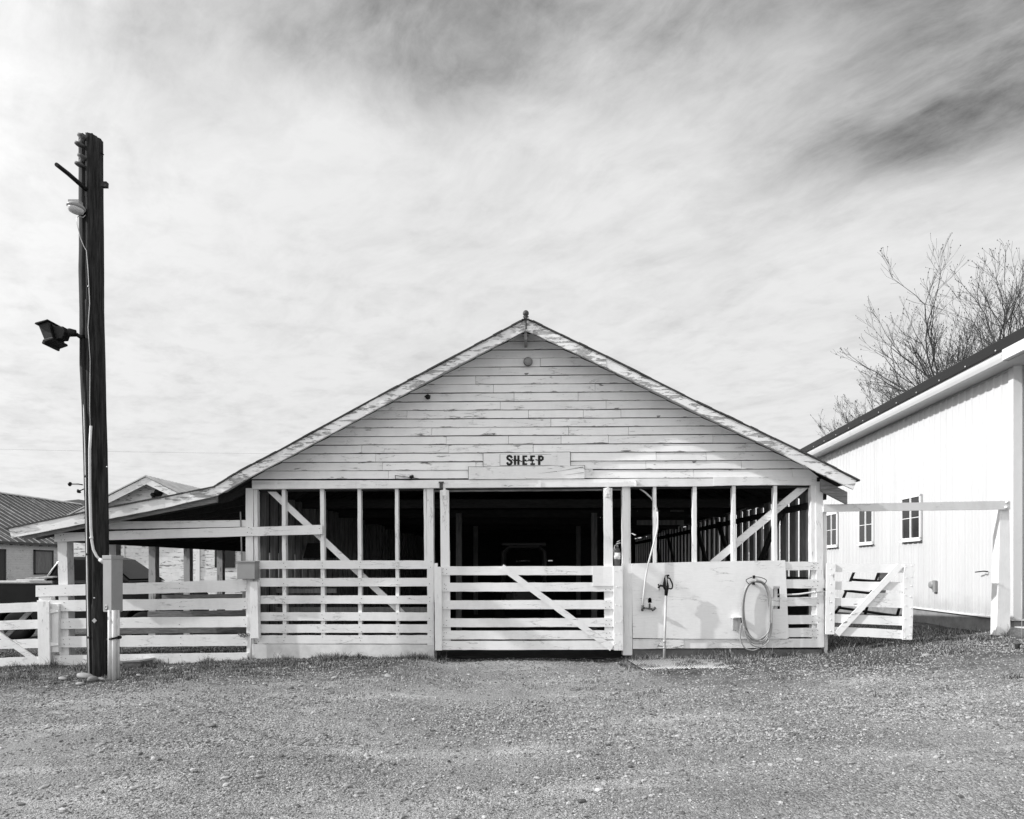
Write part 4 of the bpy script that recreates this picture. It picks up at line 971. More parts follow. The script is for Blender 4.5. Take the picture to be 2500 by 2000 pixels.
mb = MB(); V(Frame(0, 9.78, 0), 443, 246, 260, 455, 246, 259, 0, .06, mb, j=.004); mb.build('bracket_stub', black_m, pl)
mb = MB(); mb.tube([pp3(246, 373, .0), pp3(253, 378, .0)], .01, 6); mb.build('pole_spike', black_m, pl)
# yard lamp
c_ = pp3(186, 505, .25); mb = MB(); mb.lathe(c_, [(.112, -.03), (.125, -.02), (.125, .0), (.10, .03), (.05, .04)], (.1, 0, 1), 22); mb.box(Frame(c_.x, c_.y, 0), -.09, .07, -.05, .05, c_.z + .025, c_.z + .085); lp = mb.build('yard_lamp', greymetal, pl)
mb = MB(); mb.lathe(c_, [(.11, -.025), (.108, -.05), (.09, -.085), (.04, -.10)], (.1, 0, 1), 22); mb.build('lens', lampglass, lp)
mb = MB(); mb.tube([c_ + Vector((.1, 0, -.01)), pp3(208, 512, .15), pp3(216, 518, .14)], .02, 8); mb.build('bracket', black_m, lp)
mb = MB(); mb.tube([pp3(209, 525, .16), pp3(203, 531, .2), pp3(192, 528, .2), pp3(187, 532, .2), pp3(188, 548, .2), pp3(196, 580, .19), pp3(204, 600, .17), pp3(211, 612, .165), pp3(215, 660, .165), pp3(219, 740, .165), pp3(215, 800, .165), pp3(220, 880, .165), pp3(219, 1000, .165), pp3(221, 1050, .165)], .006, 6); mb.build('lamp_cable', galv_m, pl)
# floodlight (twin shell) on its arm
fl = MB(); fl.prism(Frame(0, 9.55, 0), [(pp3(x, y, .35).x, pp3(x, y, .35).z) for x, y in ((104, 797), (127, 788), (142, 834), (122, 841))], -.10, .16)
fl.prism(Frame(0, 9.55, 0), [(pp3(x, y, .35).x, pp3(x, y, .35).z) for x, y in ((99, 799), (101, 795), (131, 787), (129, 791), (106, 799))], -.13, .19)
fl.prism(Frame(0, 9.55, 0), [(pp3(x, y, .35).x, pp3(x, y, .35).z) for x, y in ((117, 843), (120, 836), (144, 830), (145, 835), (125, 842), (124, 848), (118, 847))], -.13, .19)
fl.prism(Frame(0, 9.55, 0), [(pp3(x, y, .35).x, pp3(x, y, .35).z) for x, y in ((129, 792), (136, 799), (158, 799), (162, 812), (156, 828), (145, 829), (141, 834))], -.04, .10)
fo = fl.build('floodlight', black_m, pl, bevel=.008)
mb = MB(); mb.tube([pp3(157, 814, .3), pp3(172, 812, .25), pp3(186, 814, .2)], [.055, .062, .05], 10); mb.tube([pp3(186, 816, .2), pp3(196, 823, .16), pp3(206, 822, .12)], .03, 8); V(Frame(0, 9.78, 0), 810, 195, 203, 838, 195, 203, 0, .08, mb); mb.build('knuckle', black_m, fo)
for pts_, hx in (([(202, 1184), (191, 1182), (172, 1182)], (170, 1182)), ([(205, 1194), (193, 1199)], (192, 1200))):
    mb = MB(); mb.tube([pp3(*q_, .0) for q_ in pts_], .009, 6); mb.lathe(pp3(*hx, .0), [(.035, -.012), (.035, .0), (.012, .025)], (-1, 0, .2 if hx[1] < 1190 else -.7), 10); mb.build('wire_bracket', black_m, pl)
# conduits
mb = MB(); mb.tube([pp3(200, 850, .10)] + [pp3(x, y, .12) for x, y in ((206, 1000), (209, 1100), (211, 1200), (213, 1300), (215, 1450), (217, 1560), (219, 1660))], .018, 10); mb.build('conduit', pvc_m, pl)
mb = MB()
for x, y in ((208, 1163), (211, 1353), (215, 1556)):
    mb = MB(); mb.tube([pp3(x, y, .13), pp3(x + 7, y, .14)], .012, 8); mb.tube([pp3(x + 2, y - 3, .12), pp3(x + 2, y + 3, .12)], .021, 8); mb.build('conduit_clamp', black_m, pl)
mb = MB(); mb.tube([pp3(x, y, .19) for x, y in ((222, 1040), (219, 1100), (219.5, 1200), (222, 1290), (224, 1320), (228, 1342), (236, 1358), (246, 1368))], .019, 10); mb.tube([pp3(244, 1366, .19), pp3(254, 1374, .19)], .030, 10); mb.tube([pp3(223, 1311, .19), pp3(223.5, 1316, .19)], .026, 10); mb.build('service_conduit', pvc_m, pl)
mb = MB(); F_ = Frame(0, 9.72, 0); mb.prism(F_, [(pp3(x, y, .18).x, pp3(x, y, .18).z) for x, y in ((224, 1515.5), (230, 1509.5), (236, 1515.5), (230, 1521.5))], 0, .008); mb.build('pole_tag', galv_m, pl)
for x, y in ((219, 1118), (216, 700), (231, 1460), (262, 1140)): mb = MB(); mb.lathe(pp3(x, y, .17), [(.012, 0), (.01, .012)], (0, -1, 0), 8); mb.build('bolt', galv_m, pl)

# meter box, turned with its corner to the viewer
c_ = pp3(272, 1400, .46); MX = Frame(c_.x - .2 * math.cos(R(25)), c_.y + .2 * math.sin(R(25)), R(25))
eb = thing('meter_box', 'grey upright electrical box on conduits against the right side of the utility pole', 'electrical box', (MX.x, MX.y, float(gh(MX.x, MX.y))))
Zb_ = c_.y; zt = CZ + (HY - 1357) / FPX * Zb_; zb_ = CZ + (HY - 1495) / FPX * Zb_; wl, wr = .20, .175
mb = MB(); mb.box(MX, 0, wl, 0, wr, zb_, zt); mb.build('case', greymetal, eb, bevel=.006)
mb = MB(); mb.box(MX, -.008, wl + .008, -.008, wr + .008, zt - .05, zt + .006); mb.build('lid', greymetal, eb, bevel=.004)
mb = MB(); cc = Vector(MX.w(wl * .42, 0, zb_ + .07)); mb.lathe(cc, [(.042, 0), (.042, .004), (.03, .004), (.03, .008), (.022, .008), (.02, .004)], (-MX.s, -MX.c, 0), 20); mb.build('knockout', greymetal, eb)
for x, d_, rr_ in ((268.5, .42, .030), (279, .44, .033), (287.5, .38, .026), (274, .34, .024)):
    mb = MB(); a = pp3(x, 1490, d_); mb.tube([a, a + Vector((0, 0, -1.1))], rr_, 14); mb.build('conduit', pvc_m, eb)
mb = MB(); mb.tube([pp3(262, 1561, .40), pp3(276, 1559, .50), pp3(292, 1556, .40)], .015, 8)
mb.tube([pp3(289, 1556.5, .42), pp3(294, 1556, .38)], .026, 8); mb.build('strap', black_m, eb)

# small box on the barn corner
cb = thing('junction_box', 'small square grey electrical box mounted on the left corner post of the barn', 'electrical box', P3(B, 600, 1392, -.1))
mb = MB(); u0, z1 = B.px(578.5, 1374, -.22); u1, z0 = B.px(622, 1414, -.22); mb.box(B, u0, u1, -.22, -.04, z0, z1); mb.build('case', greymetal, cb, bevel=.006)
mb = MB(); mb.box(B, u0 - .008, u1 + .008, -.23, -.04, z1 + .002, z1 + .03); mb.build('lid', greymetal, cb, bevel=.004)
mb = MB(); mb.tube([B.w((u0 + u1) / 2 + .11, -.1, z0), P3(B, 613, 1560, -.09), P3(B, 612, 1625, -.09)], .016, 8); mb.build('conduit', pvc_m, cb)
mb = MB(); mb.tube([B.w(u0 + .03, -.1, z1), P3(B, 587, 1250, -.02)], .012, 8); mb.build('conduit', greymetal, cb)

# ------------------------------------------------------------------ yard hydrant
hx_, hy_, hz_ = ground_px(1622, 1612); hf_ = Frame(hx_, hy_, TB)
hd = thing('yard_hydrant', 'tall thin yard hydrant with a black iron head in front of the plywood sheet', 'water hydrant', (hx_, hy_, hz_))
kx = hy_ / FPX
def hp(x, y, d=0): return Vector(((x - CX) * (hy_ - d) / FPX, hy_ - d, CZ + (HY - y) * (hy_ - d) / FPX))
mb = MB(); mb.tube([hp(1621, 1640), hp(1622.5, 1560), hp(1626, 1450)], .021, 12); mb.build('standpipe', galv_m, hd)
mb = MB(); mb.tube([hp(1622, 1564), hp(1622.3, 1568)], .028, 12); mb.tube([hp(1622, 1580), hp(1622, 1583)], .026, 12); mb.build('coupling', galv_m, hd)
mb = MB(); mb.tube([hp(1626, 1454), hp(1627, 1440), hp(1628, 1432), hp(1627, 1418), hp(1625, 1408)], [.026, .032, .036, .022, .02], 12)
mb.tube([hp(1626, 1439), hp(1620, 1431), hp(1613, 1430), hp(1609, 1432), hp(1607.6, 1438)], [.03, .022, .018, .018, .02], 10)
mb.tube([hp(1608.5, 1430), hp(1607, 1426)], .012, 8)
mb.build('head', black_m, hd)
mb = MB(); mb.prism(Frame(0, hy_ - .012, 0), [(hp(x, y).x, hp(x, y).z) for x, y in ((1618, 1428), (1621, 1413), (1624, 1404), (1633, 1403), (1634, 1407), (1629, 1409), (1627, 1416), (1624, 1430))], -.01, .02)
mb.tube([hp(1629, 1411), hp(1635, 1412), hp(1638, 1418), hp(1641, 1424), hp(1642, 1430), hp(1641, 1436), hp(1638, 1438), hp(1633, 1437)], .013, 8)
mb.build('handle', black_m, hd)
mb = MB(); mb.tube([hp(1626, 1405, .02), hp(1627.5, 1430, .03)], .006, 6); mb.build('rod', galv_m, hd)
mb = MB(); mb.tube([hp(1608, 1437), hp(1607.5, 1441)], .022, 10); mb.build('spout', galv_m, hd)

# drain grate of parallel bars
gt = thing('drain_grate', 'long grate of pale parallel bars lying in the grass at the hydrant foot', 'grate', ground_px(1655, 1622))
corners = [ground_px(1528, 1611), ground_px(1750, 1612), ground_px(1795, 1634), ground_px(1570, 1636)]
A0, A1, A2, A3 = [Vector(c_) for c_ in corners]
for v_ in (A0, A1, A2, A3): v_.z += .022
nb = 36
for i in range(nb):
    t = (i + .5) / nb; a = A0.lerp(A1, t); b_ = A3.lerp(A2, t)
    dd = b_ - a; a = a + dd * random.uniform(-.06, .05); b_ = b_ + dd * random.uniform(-.07, .05); sk = Vector((0, 0, -.02 * max(0, abs(t - .45) * 2 - .5))); mb = MB(); mb.tube([a + sk, b_ + sk - Vector((0, 0, .006))], .008, 6); mb.build('bar', galv_m, gt)
mb = MB(); dn = Vector((0, 0, -.014)); mb.add([q_ + dn + (q_ - (A0 + A2) / 2) * .03 for q_ in (A0, A1, A2, A3)] + [q_ + dn * 3 for q_ in (A0, A1, A2, A3)], [(0, 1, 2, 3), (0, 4, 5, 1), (1, 5, 6, 2), (2, 6, 7, 3), (3, 7, 4, 0)]); mb.build('dark_recess_pan', black_m, gt)  # black pan added so the gaps between bars read as shaded recess
for e in (.15, .85): mb = MB(); mb.tube([A0.lerp(A3, e) - Vector((0, 0, .03)), A1.lerp(A2, e) - Vector((0, 0, .03))], .012, 6); mb.build('cross_bar', rust_m, gt)

# ------------------------------------------------------------------ supply pipe with old tap, hose, side tap
wp = thing('water_pipe', 'pale bent plastic water pipe with rusty tap at its foot, left of the hydrant', 'water pipe', P3(B, 1570, 1490, -.1))
mb = MB(); mb.tube([P3(B, *q_, -.10 + d) for *q_, d in ((1605, 1250, .1), (1605.5, 1270, .06), (1605, 1290, .03), (1600, 1312, 0), (1592, 1342, -.01), (1583, 1375, -.02), (1576, 1410, -.01), (1571.5, 1450, 0), (1569, 1480, .0))], .0145, 10); mb.build('riser', pvc_m, wp)
mb = MB(); mb.tube([P3(B, 1568, 1492, -.1), P3(B, 1569, 1478, -.1)], .022, 10); mb.tube([P3(B, 1568, 1484, -.1), P3(B, 1599, 1488, -.1)], .015, 10); mb.tube([P3(B, 1592, 1490, -.1), P3(B, 1600, 1484, -.14)], .022, 8); mb.tube([P3(B, 1586, 1485, -.08), P3(B, 1586, 1474, -.05)], .015, 8); mb.build('tap', rust_m, wp)
mb = MB(); mb.tube([P3(B, *q_, .12) for q_ in ((1605, 1250), (1600, 1232), (1590, 1216), (1575, 1202), (1560, 1192))], .0145, 10); mb.build('riser', pvc_m, wp)
st_ = thing('side_tap', "pale pipe ending in a small black tap at the right front corner of the barn", 'tap', P3(B, 1980, 1445, -.06))
mb = MB(); mb.tube([P3(B, *q_, -.065 + d) for *q_, d in ((1880, 1452, .12), (1925, 1452, .06), (1950, 1451, 0), (1985, 1446, 0), (2013, 1443, 0))], .015, 10); mb.tube([P3(B, 1987, 1446, -.065), P3(B, 1992, 1445.5, -.065)], .023, 10); mb.build('pipe', pvc_m, st_)
mb = MB(); mb.tube([P3(B, 2011, 1439, -.07), P3(B, 2024, 1440, -.07)], .022, 10); mb.tube([P3(B, 2019, 1440, -.07), P3(B, 2019, 1446, -.07)], .018, 8); mb.lathe(P3(B, 2025, 1440, -.07), [(.034, -.01), (.036, .0), (.034, .012)], (1, 0, 0), 14); mb.build('tap', black_m, st_)

def smoothloop(pts_, n=10, closed=False):
    out = []; m_ = len(pts_); P_ = [Vector(p_) for p_ in pts_]
    for i in range(m_ if closed else m_ - 1):
        p0, p1, p2, p3 = (P_[(i - 1) % m_], P_[i], P_[(i + 1) % m_], P_[(i + 2) % m_]) if closed else (P_[max(i - 1, 0)], P_[i], P_[i + 1], P_[min(i + 2, m_ - 1)])
        for j in range(n):
            t = j / n; out.append(.5 * ((2 * p1) + (-p0 + p2) * t + (2 * p0 - 5 * p1 + 4 * p2 - p3) * t * t + (-p0 + 3 * p1 - 3 * p2 + p3) * t ** 3))
    out.append(P_[0] if closed else P_[-1]); return out
hs = thing('garden_hose', 'pale garden hose coiled in a long oval on a wire rack against the plywood sheet', 'garden hose', P3(B, 1850, 1500, -.12))
loops = []
for (x0, x1, y0, y1, v) in ((1811, 1881, 1417, 1572, -.12), (1814, 1880, 1419, 1566, -.15), (1816, 1878, 1421, 1561, -.10), (1812, 1884, 1418, 1579, -.17)):
    cx_, cy_ = (x0 + x1) / 2, (y0 + y1) / 2
    for t in np.linspace(0, 2 * math.pi, 26)[:-1]:
        e = 1.0; c_, s_ = math.cos(t - math.pi / 2), math.sin(t - math.pi / 2)
        xx = cx_ + (x1 - x0) / 2 * math.copysign(abs(c_) ** .78, c_); yy_ = cy_ + (y1 - y0) / 2 * math.copysign(abs(s_) ** .85, s_)
        if yy_ > cy_: xx += 4 * (yy_ - cy_) / 70
        loops.append(P3(B, xx, yy_, v))
mb = MB(); mb.tube(smoothloop(loops, 3), .0108, 8); mb.build('coil', hose_m, hs)
mb = MB(); mb.tube(smoothloop([P3(B, *q_, -.14) for q_ in ((1812, 1512), (1811, 1522), (1808, 1535), (1807, 1555), (1811, 1570), (1820, 1583), (1838, 1588), (1852, 1583), (1862, 1574), (1876, 1560))], 6), .0115, 8); mb.build('hose_tail', hose_m, hs)
mb = MB(); mb.tube(smoothloop([P3(B, *q_, -.18) for q_ in ((1816, 1530), (1824, 1545), (1836, 1558), (1850, 1562), (1864, 1555), (1876, 1542), (1880, 1520))], 6), .0115, 8); mb.build('hose_tail', hose_m, hs)
mb = MB(); mb.tube([P3(B, 1809, 1508, -.14), P3(B, 1812, 1520, -.14)], .02, 8); mb.tube([P3(B, 1818, 1536, -.16), P3(B, 1822, 1538, -.16)], .022, 8); mb.build('coupling', rust_m, hs)
rk = thing('hose_rack', 'curved black wire hose rack screwed to the plywood sheet above the coiled hose', 'hose rack', P3(B, 1843, 1410, -.1))
mb = MB(); mb.tube(smoothloop([P3(B, *q_, v) for *q_, v in ((1828, 1426, -.2), (1822, 1419, -.22), (1823, 1415, -.22), (1834, 1410, -.2), (1844, 1408.5, -.19), (1857, 1410, -.2), (1869, 1415, -.22), (1871, 1420, -.22), (1865, 1427, -.2))], 6), .006, 6); mb.build('wire_hoop', black_m, rk)
mb = MB(); V(B, 1405, 1839, 1843.5, 1413, 1839, 1843.5, -.19, .03, mb); V(B, 1422, 1839, 1843, 1428, 1839, 1843, -.13, .07, mb); mb.tube([P3(B, 1841, 1409, -.18), P3(B, 1841, 1409, -.055)], .012, 6); mb.build('bracket', black_m, rk)
ut = thing('outlet_box', 'small weathered white outlet box on the plywood beside the coiled hose', 'outlet box', P3(B, 1800, 1522, -.06))
mb = MB(); V(B, 1508, 1790, 1801, 1538, 1790, 1801, -.09, .034, mb); mb.build('box', galv_m, ut)
mb = MB(); H(B, 1790, 1506, 1510, 1812, 1505, 1508, -.16, .10, mb, seg=2); mb.build('cover', ply_m, ut)

# fire extinguisher
fx = thing('fire_extinguisher', 'fire extinguisher with a pale label hanging inside the doorway on the right post', 'fire extinguisher', P3(B, 1507, 1375, .12))
c_ = Vector(P3(B, 1507, 1384, .16)); S_ = FPX / 10.9
mb = MB(); mb.lathe(c_, [(.052, -.12), (.056, -.10), (.056, .26), (.045, .31), (.018, .34)], (0, 0, 1), 20); mb.build('cylinder', redex, fx)
mb = MB(); mb.lathe(c_, [(.0575, .13), (.0575, .24)], (0, 0, 1), 20); mb.build('paper_label', label_m, fx)
mb = MB(); mb.tube([c_ + Vector((0, 0, .33)), c_ + Vector((0, 0, .39))], .018, 8); mb.tube([c_ + Vector((-.02, -.02, .39)), c_ + Vector((.05, -.04, .41))], .010, 6); mb.tube([c_ + Vector((-.01, -.02, .42)), c_ + Vector((.045, -.04, .45))], .008, 6); mb.tube([c_ + Vector((0, 0, .38)), c_ + Vector((-.05, -.03, .36)), c_ + Vector((-.06, -.03, .28)), c_ + Vector((-.058, -.02, .20))], .010, 6); mb.build('valve', galv_m, fx)

# ------------------------------------------------------------------ tractor in the dark
TR = Frame(*B.w(.15, 6.5, 0)[:2], TB)
tt = thing('utility_tractor', 'dark utility tractor parked deep inside the barn doorway', 'tractor', TR.w(0, 0, -.06))
dk = plain('dark_machine_enamel', .05, .35, 0, .2, 5)
def frame_loop(hw_, z0, z1, v, t, name):
    mb_ = MB(); mb_.tube([TR.w(-hw_, v, z0), TR.w(-hw_, v, z1 - .15), TR.w(-hw_ + .15, v, z1), TR.w(hw_ - .15, v, z1), TR.w(hw_, v, z1 - .15), TR.w(hw_, v, z0)], t, 8); return mb_.build(name, dk, tt)
frame_loop(.56, .6, 2.05, 0, .05, 'cab_frame'); frame_loop(.56, .6, 2.05, .9, .05, 'cab_frame')
mb = MB(); mb.box(TR, -.6, .6, -.05, .95, 2.07, 2.16); mb.build('cab_roof', dk, tt, bevel=.03)
mb = MB(); mb.box(TR, -.3, .3, -1.1, -.08, .55, 1.15); mb.build('hood', dk, tt, bevel=.05)
mb = MB(); mb.box(TR, -.5, .5, .03, .85, .5, .8); mb.build('seat_deck', dk, tt, bevel=.03)
mb = MB(); mb.tube([TR.w(-.2, -.08, 1.66), TR.w(.15, -.08, 1.66)], .012, 6); mb.box(TR, .66, .78, -.05, 0, 1.65, 1.68); mb.build('mirror', chrome, tt)
for u, v, r_ in ((-.62, -.7, .32), (.62, -.7, .32), (-.72, .6, .5), (.72, .6, .5)):
    mb = MB(); mb.lathe(TR.w(u, v, r_ - .06), [(r_ * .5, -.12), (r_ * .95, -.13), (r_, -.08), (r_, .08), (r_ * .95, .13), (r_ * .5, .12)], (1, 0, 0), 22); wh = mb.build('wheel', tyre_m, tt)
    mb = MB(); mb.lathe(TR.w(u, v, r_ - .06), [(r_ * .5, -.08), (r_ * .5, .08)], (1, 0, 0), 18); mb.build('rim', greymetal, wh)
fd = MB(); fd.prism(Frame(*B.w(0, 2.2, 0)[:2], TB), [B.px(x, y, 2.2) for x, y in ((740, 1363), (750, 1327), (798, 1325), (806, 1361))], 0, .5)
tag(fd.build('hanging_feeder', black_m, origin=P3(B, 772, 1345, 2.3)), 'black flared feed hopper hanging behind the left rails inside the barn', 'feed hopper')

# ------------------------------------------------------------------ small things on the ground
pb = thing('pallet_lid', 'low pale plank lid lying beside the foot of the utility pole', 'wooden lid', ground_px(318, 1638))
g0, g1 = Vector(ground_px(292, 1633)), Vector(ground_px(345, 1630))
for i in range(3):
    a = g0.lerp(g1, i / 3 + .01); b_ = g0.lerp(g1, (i + 1) / 3 - .01); up_ = Vector((0, 0, .10)); dv = Vector((.10, .34, 0)); h_ = Vector((0, 0, .03))
    mb = MB(); P_ = [a + up_, b_ + up_, b_ + up_ + dv, a + up_ + dv]; mb.add(P_ + [q_ + h_ for q_ in P_], [(0, 3, 2, 1), (4, 5, 6, 7), (0, 1, 5, 4), (1, 2, 6, 5), (2, 3, 7, 6), (3, 0, 4, 7)]); mb.build('plank', lumber_m, pb)
mb = MB(); P_ = [g0 + Vector((.03, .03, -.05)), g1 + Vector((-.03, .03, -.05)), g1 + Vector((.05, .32, -.05)), g0 + Vector((.1, .32, -.05))]; mb.add(P_ + [q_ + Vector((0, 0, .148)) for q_ in P_], [(0, 3, 2, 1), (4, 5, 6, 7), (0, 1, 5, 4), (1, 2, 6, 5), (2, 3, 7, 6), (3, 0, 4, 7)]); mb.build('box', oldwood_m, pb)

def rock(r, seed, flat=.5, mat=stone_m):
    rnd = random.Random(seed); bm = bmesh.new(); bmesh.ops.create_icosphere(bm, subdivisions=3, radius=1)
    ph = [rnd.uniform(0, 6) for _ in range(6)]; sx_, sy_ = rnd.uniform(.85, 1.25), rnd.uniform(.6, .95)
    for v in bm.verts:
        c_ = v.co; n_ = 1 + .09 * math.sin(2.3 * c_.x + ph[0]) * math.sin(2.1 * c_.y + ph[1]) + .06 * math.sin(4.1 * c_.z + ph[2] + 2 * c_.x) + .03 * math.sin(7 * c_.x + ph[3]) * math.sin(6 * c_.y + ph[4])
        v.co = Vector((c_.x * sx_ * r * n_, c_.y * sy_ * r * n_, c_.z * flat * r * n_))
    me = bpy.data.meshes.new('stone'); bm.to_mesh(me); bm.free()
    for p_ in me.polygons: p_.use_smooth = True
    me.materials.append(mat); return me
rocks = [rock(1, s_, f, m_) for s_, f, m_ in ((1, .5, stone_m), (2, .42, stone_m), (3, .6, stone_m), (4, .4, dstone_m), (5, .55, dstone_m), (6, .35, stone_m))]
def place_stone(px_, py_, r_px, mesh, label, group=None, lift=.25):
    X, Y, Z = ground_px(px_, py_); r = r_px / FPX * Y
    o = bpy.data.objects.new('stone', mesh); C.objects.link(o); o.location = (X, Y, Z + r * lift * (.75 if group and 'pole' in group else .5)); o.scale = (r, r, r); o.rotation_euler = (random.uniform(-.15, .15), random.uniform(-.15, .15), random.uniform(-.7, .7))
    return tag(o, label, 'stone', group)
gp5 = 'river stones heaped at the foot of the pole'
place_stone(231, 1652, 17, rocks[2], 'largest pale speckled stone, leaning on the foot of the utility pole', gp5, 1.6)
place_stone(207, 1664, 18, rocks[1], 'broad pale stone left of the largest one at the pole foot', gp5, 1.0)
place_stone(226, 1667, 14, rocks[4], 'darker flat stone in front of the largest one at the pole foot', gp5, .8)
place_stone(246, 1664, 8, rocks[0], 'small pale stone at the right end of the heap by the pole', gp5, .9)
place_stone(153, 1662, 11, rocks[1], 'flat pale stone half in grass left of the heap by the pole', gp5, .6)
place_stone(196, 1673, 10, rocks[5], 'thin flat stone lowest at the front of the heap by the pole', gp5, .5)
sg5 = 'loose stones scattered over the gravel yard'
s = 1.7248
for i, (a, b_, r_, dk_) in enumerate([(890, 300, 14, 1), (545, 360, 10, 1), (415, 385, 12, 0), (590, 415, 10, 1), (1065, 465, 7, 1), (890, 470, 7, 0), (1485, 505, 9, 1), (1575, 490, 13, 0), (1640, 560, 11, 1), (885, 635, 11, 0), (845, 625, 7, 1), (1015, 575, 9, 0), (1460, 553, 11, 0), (1635, 92, 15, 0), (1410, 97, 13, 0), (1265, 130, 9, 0), (785, 77, 12, 0), (585, 87, 11, 0), (715, 215, 7, 0), (540, 297, 9, 1), (735, 183, 7, 0), (1605, 590, 8, 0), (2015, 480, 7, 1), (1770, 228, 7, 1), (1580, 272, 6, 1), (1225, 140, 12, 1), (1070, 122, 8, 0), (940, 124, 7, 0), (725, 58, 10, 0), (340, 372, 8, 1),
                                          (2421, 148, 9, 1), (2551, 112, 7, 1), (3026, 133, 8, 1), (3871, 207, 13, 0), (3976, 210, 9, 1), (2996, 405, 8, 0), (3121, 427, 7, 1), (3581, 455, 9, 0), (3956, 488, 12, 0), (2696, 540, 8, 1), (2476, 402, 7, 1), (2406, 525, 8, 0), (4091, 437, 10, 0), (4181, 440, 9, 0), (3326, 548, 6, 1), (3781, 585, 6, 1), (3901, 3, 14, 0), (3481, 48, 10, 0), (3661, 152, 9, 0), (3141, 103, 10, 0), (3816, 50, 8, 0), (3921, 75, 10, 1)]):
    place_stone(a / s, 1600 + b_ / s, r_ / s * 1.15, rocks[(3 + i % 2) if dk_ else (0, 1, 5, 2)[i % 4]], 'loose rounded dark river stone lying on the gravel yard' if dk_ else 'loose rounded pale river stone lying on the gravel yard', 'dark loose stones on the gravel yard' if dk_ else 'pale loose stones on the gravel yard', .5)

dc = thing('well_cover', 'dark frustum-shaped well cover with a pale top at the right edge by the metal building', 'well cover', ground_px(2505, 1553))
X, Y, Z = ground_px(2505, 1553); mb = MB(); mb.lathe((X, Y, Z), [(.26, -.05), (.26, .02), (.20, .12), (.19, .13)], (0, 0, 1), 8); mb.build('base', rust_m, dc)
mb = MB(); mb.lathe((X, Y, Z), [(.15, .13), (.15, .145), (.05, .15)], (0, 0, 1), 20); mb.build('plate', galv_m, dc)
X, Y, Z = ground_px(2484, 1585); mv = MB(); mv.lathe((X, Y, Z), [(.03, -.05), (.03, .06), (.06, .08), (.06, .09), (.02, .095)], (0, 0, 1), 14)
tag(mv.build('valve_post', rust_m, origin=(X, Y, Z)), 'short rusty capped valve post in the gravel at the right edge', 'valve post')
X, Y, Z = ground_px(2495, 1590); mv = MB(); mv.tube([(X, Y, Z - .05), (X - .005, Y, Z + 1.05)], .004, 6)
tag(mv.build('marker_rod', galv_m, origin=(X, Y, Z)), 'thin upright wire marker rod at the right edge', 'marker rod')
mv = MB(); pts_ = [Vector((x, 95, 18.3 + .0009 * (x + 10) ** 2 * .2)) for x in np.linspace(-90, 10, 20)]; mv.tube(pts_, .009, 5)
tag(mv.build('overhead_wire', black_m, origin=pts_[0]), 'thin overhead wire crossing the sky low on the left', 'wire')

# ------------------------------------------------------------------ stuff: gravel, grass
ico = bmesh.new(); bmesh.ops.create_icosphere(ico, subdivisions=1, radius=1); iv = np.array([v.co[:] for v in ico.verts]); 
for j_, v in enumerate(ico.verts): v.index = j_
jf = np.array([[v.index for v in f.verts] for f in ico.faces]); ico.free()
def pebbles(n, xr, yr, rlo, rhi, powr, cond=None):
    X = RS.uniform(*xr, n * 2); Y = yr[0] + (yr[1] - yr[0]) * RS.uniform(0, 1, n * 2) ** 1.25
    keep = (np.abs(X) < .86 * Y + .6)
    cl = np.sin(X * 1.7 + 1.3 * np.sin(Y * 2.1)) + np.sin(Y * 2.9 + 1.1 * np.sin(X * 1.3 + 2)) + .8 * np.sin(X * .6 - Y * .9)
    keep &= RS.uniform(-3.0, 2.2, n * 2) < cl
    X, Y = X[keep][:n], Y[keep][:n]; m_ = len(X)
    r = rlo + (rhi - rlo) * RS.uniform(0, 1, m_) ** powr
    Z = gh(X, Y) + .009 * np.sin(X * 9.1 + 3 * np.sin(Y * 4.3)) * np.sin(Y * 11.3 + 2 * np.sin(X * 5.1))
    V_ = iv[None] * (1 + RS.uniform(-.28, .28, (m_, 12, 1)))
    V_ = V_ * np.stack([RS.uniform(.8, 1.4, m_), RS.uniform(.7, 1.1, m_), RS.uniform(.4, .75, m_)], -1)[:, None]
    a = RS.uniform(0, 6.28, m_); c_, s_ = np.cos(a)[:, None], np.sin(a)[:, None]
    xx = V_[..., 0] * c_ - V_[..., 1] * s_; yy = V_[..., 0] * s_ + V_[..., 1] * c_
    V_ = np.stack([xx, yy, V_[..., 2]], -1) * r[:, None, None] + np.stack([X, Y, Z + r * .22], -1)[:, None]
    F_ = jf[None] + (np.arange(m_) * 12)[:, None, None]
    return V_.reshape(-1, 3), F_.reshape(-1, 3)
parts = [pebbles(95000, (-8, 9), (3.2, 7.6), .003, .0095, 1.8), pebbles(90000, (-10, 11), (5.5, 11.0), .0045, .014, 1.7), pebbles(4800, (-10, 11), (3.2, 11.0), .009, .028, 2.8)]
vs = []; fs = []; b0 = 0
for a, b_ in parts: vs.append(a); fs.append(b_ + b0); b0 += len(a)
struct(np_mesh('gravel', np.concatenate(vs), np.concatenate(fs), pebble_m), 'stuff')

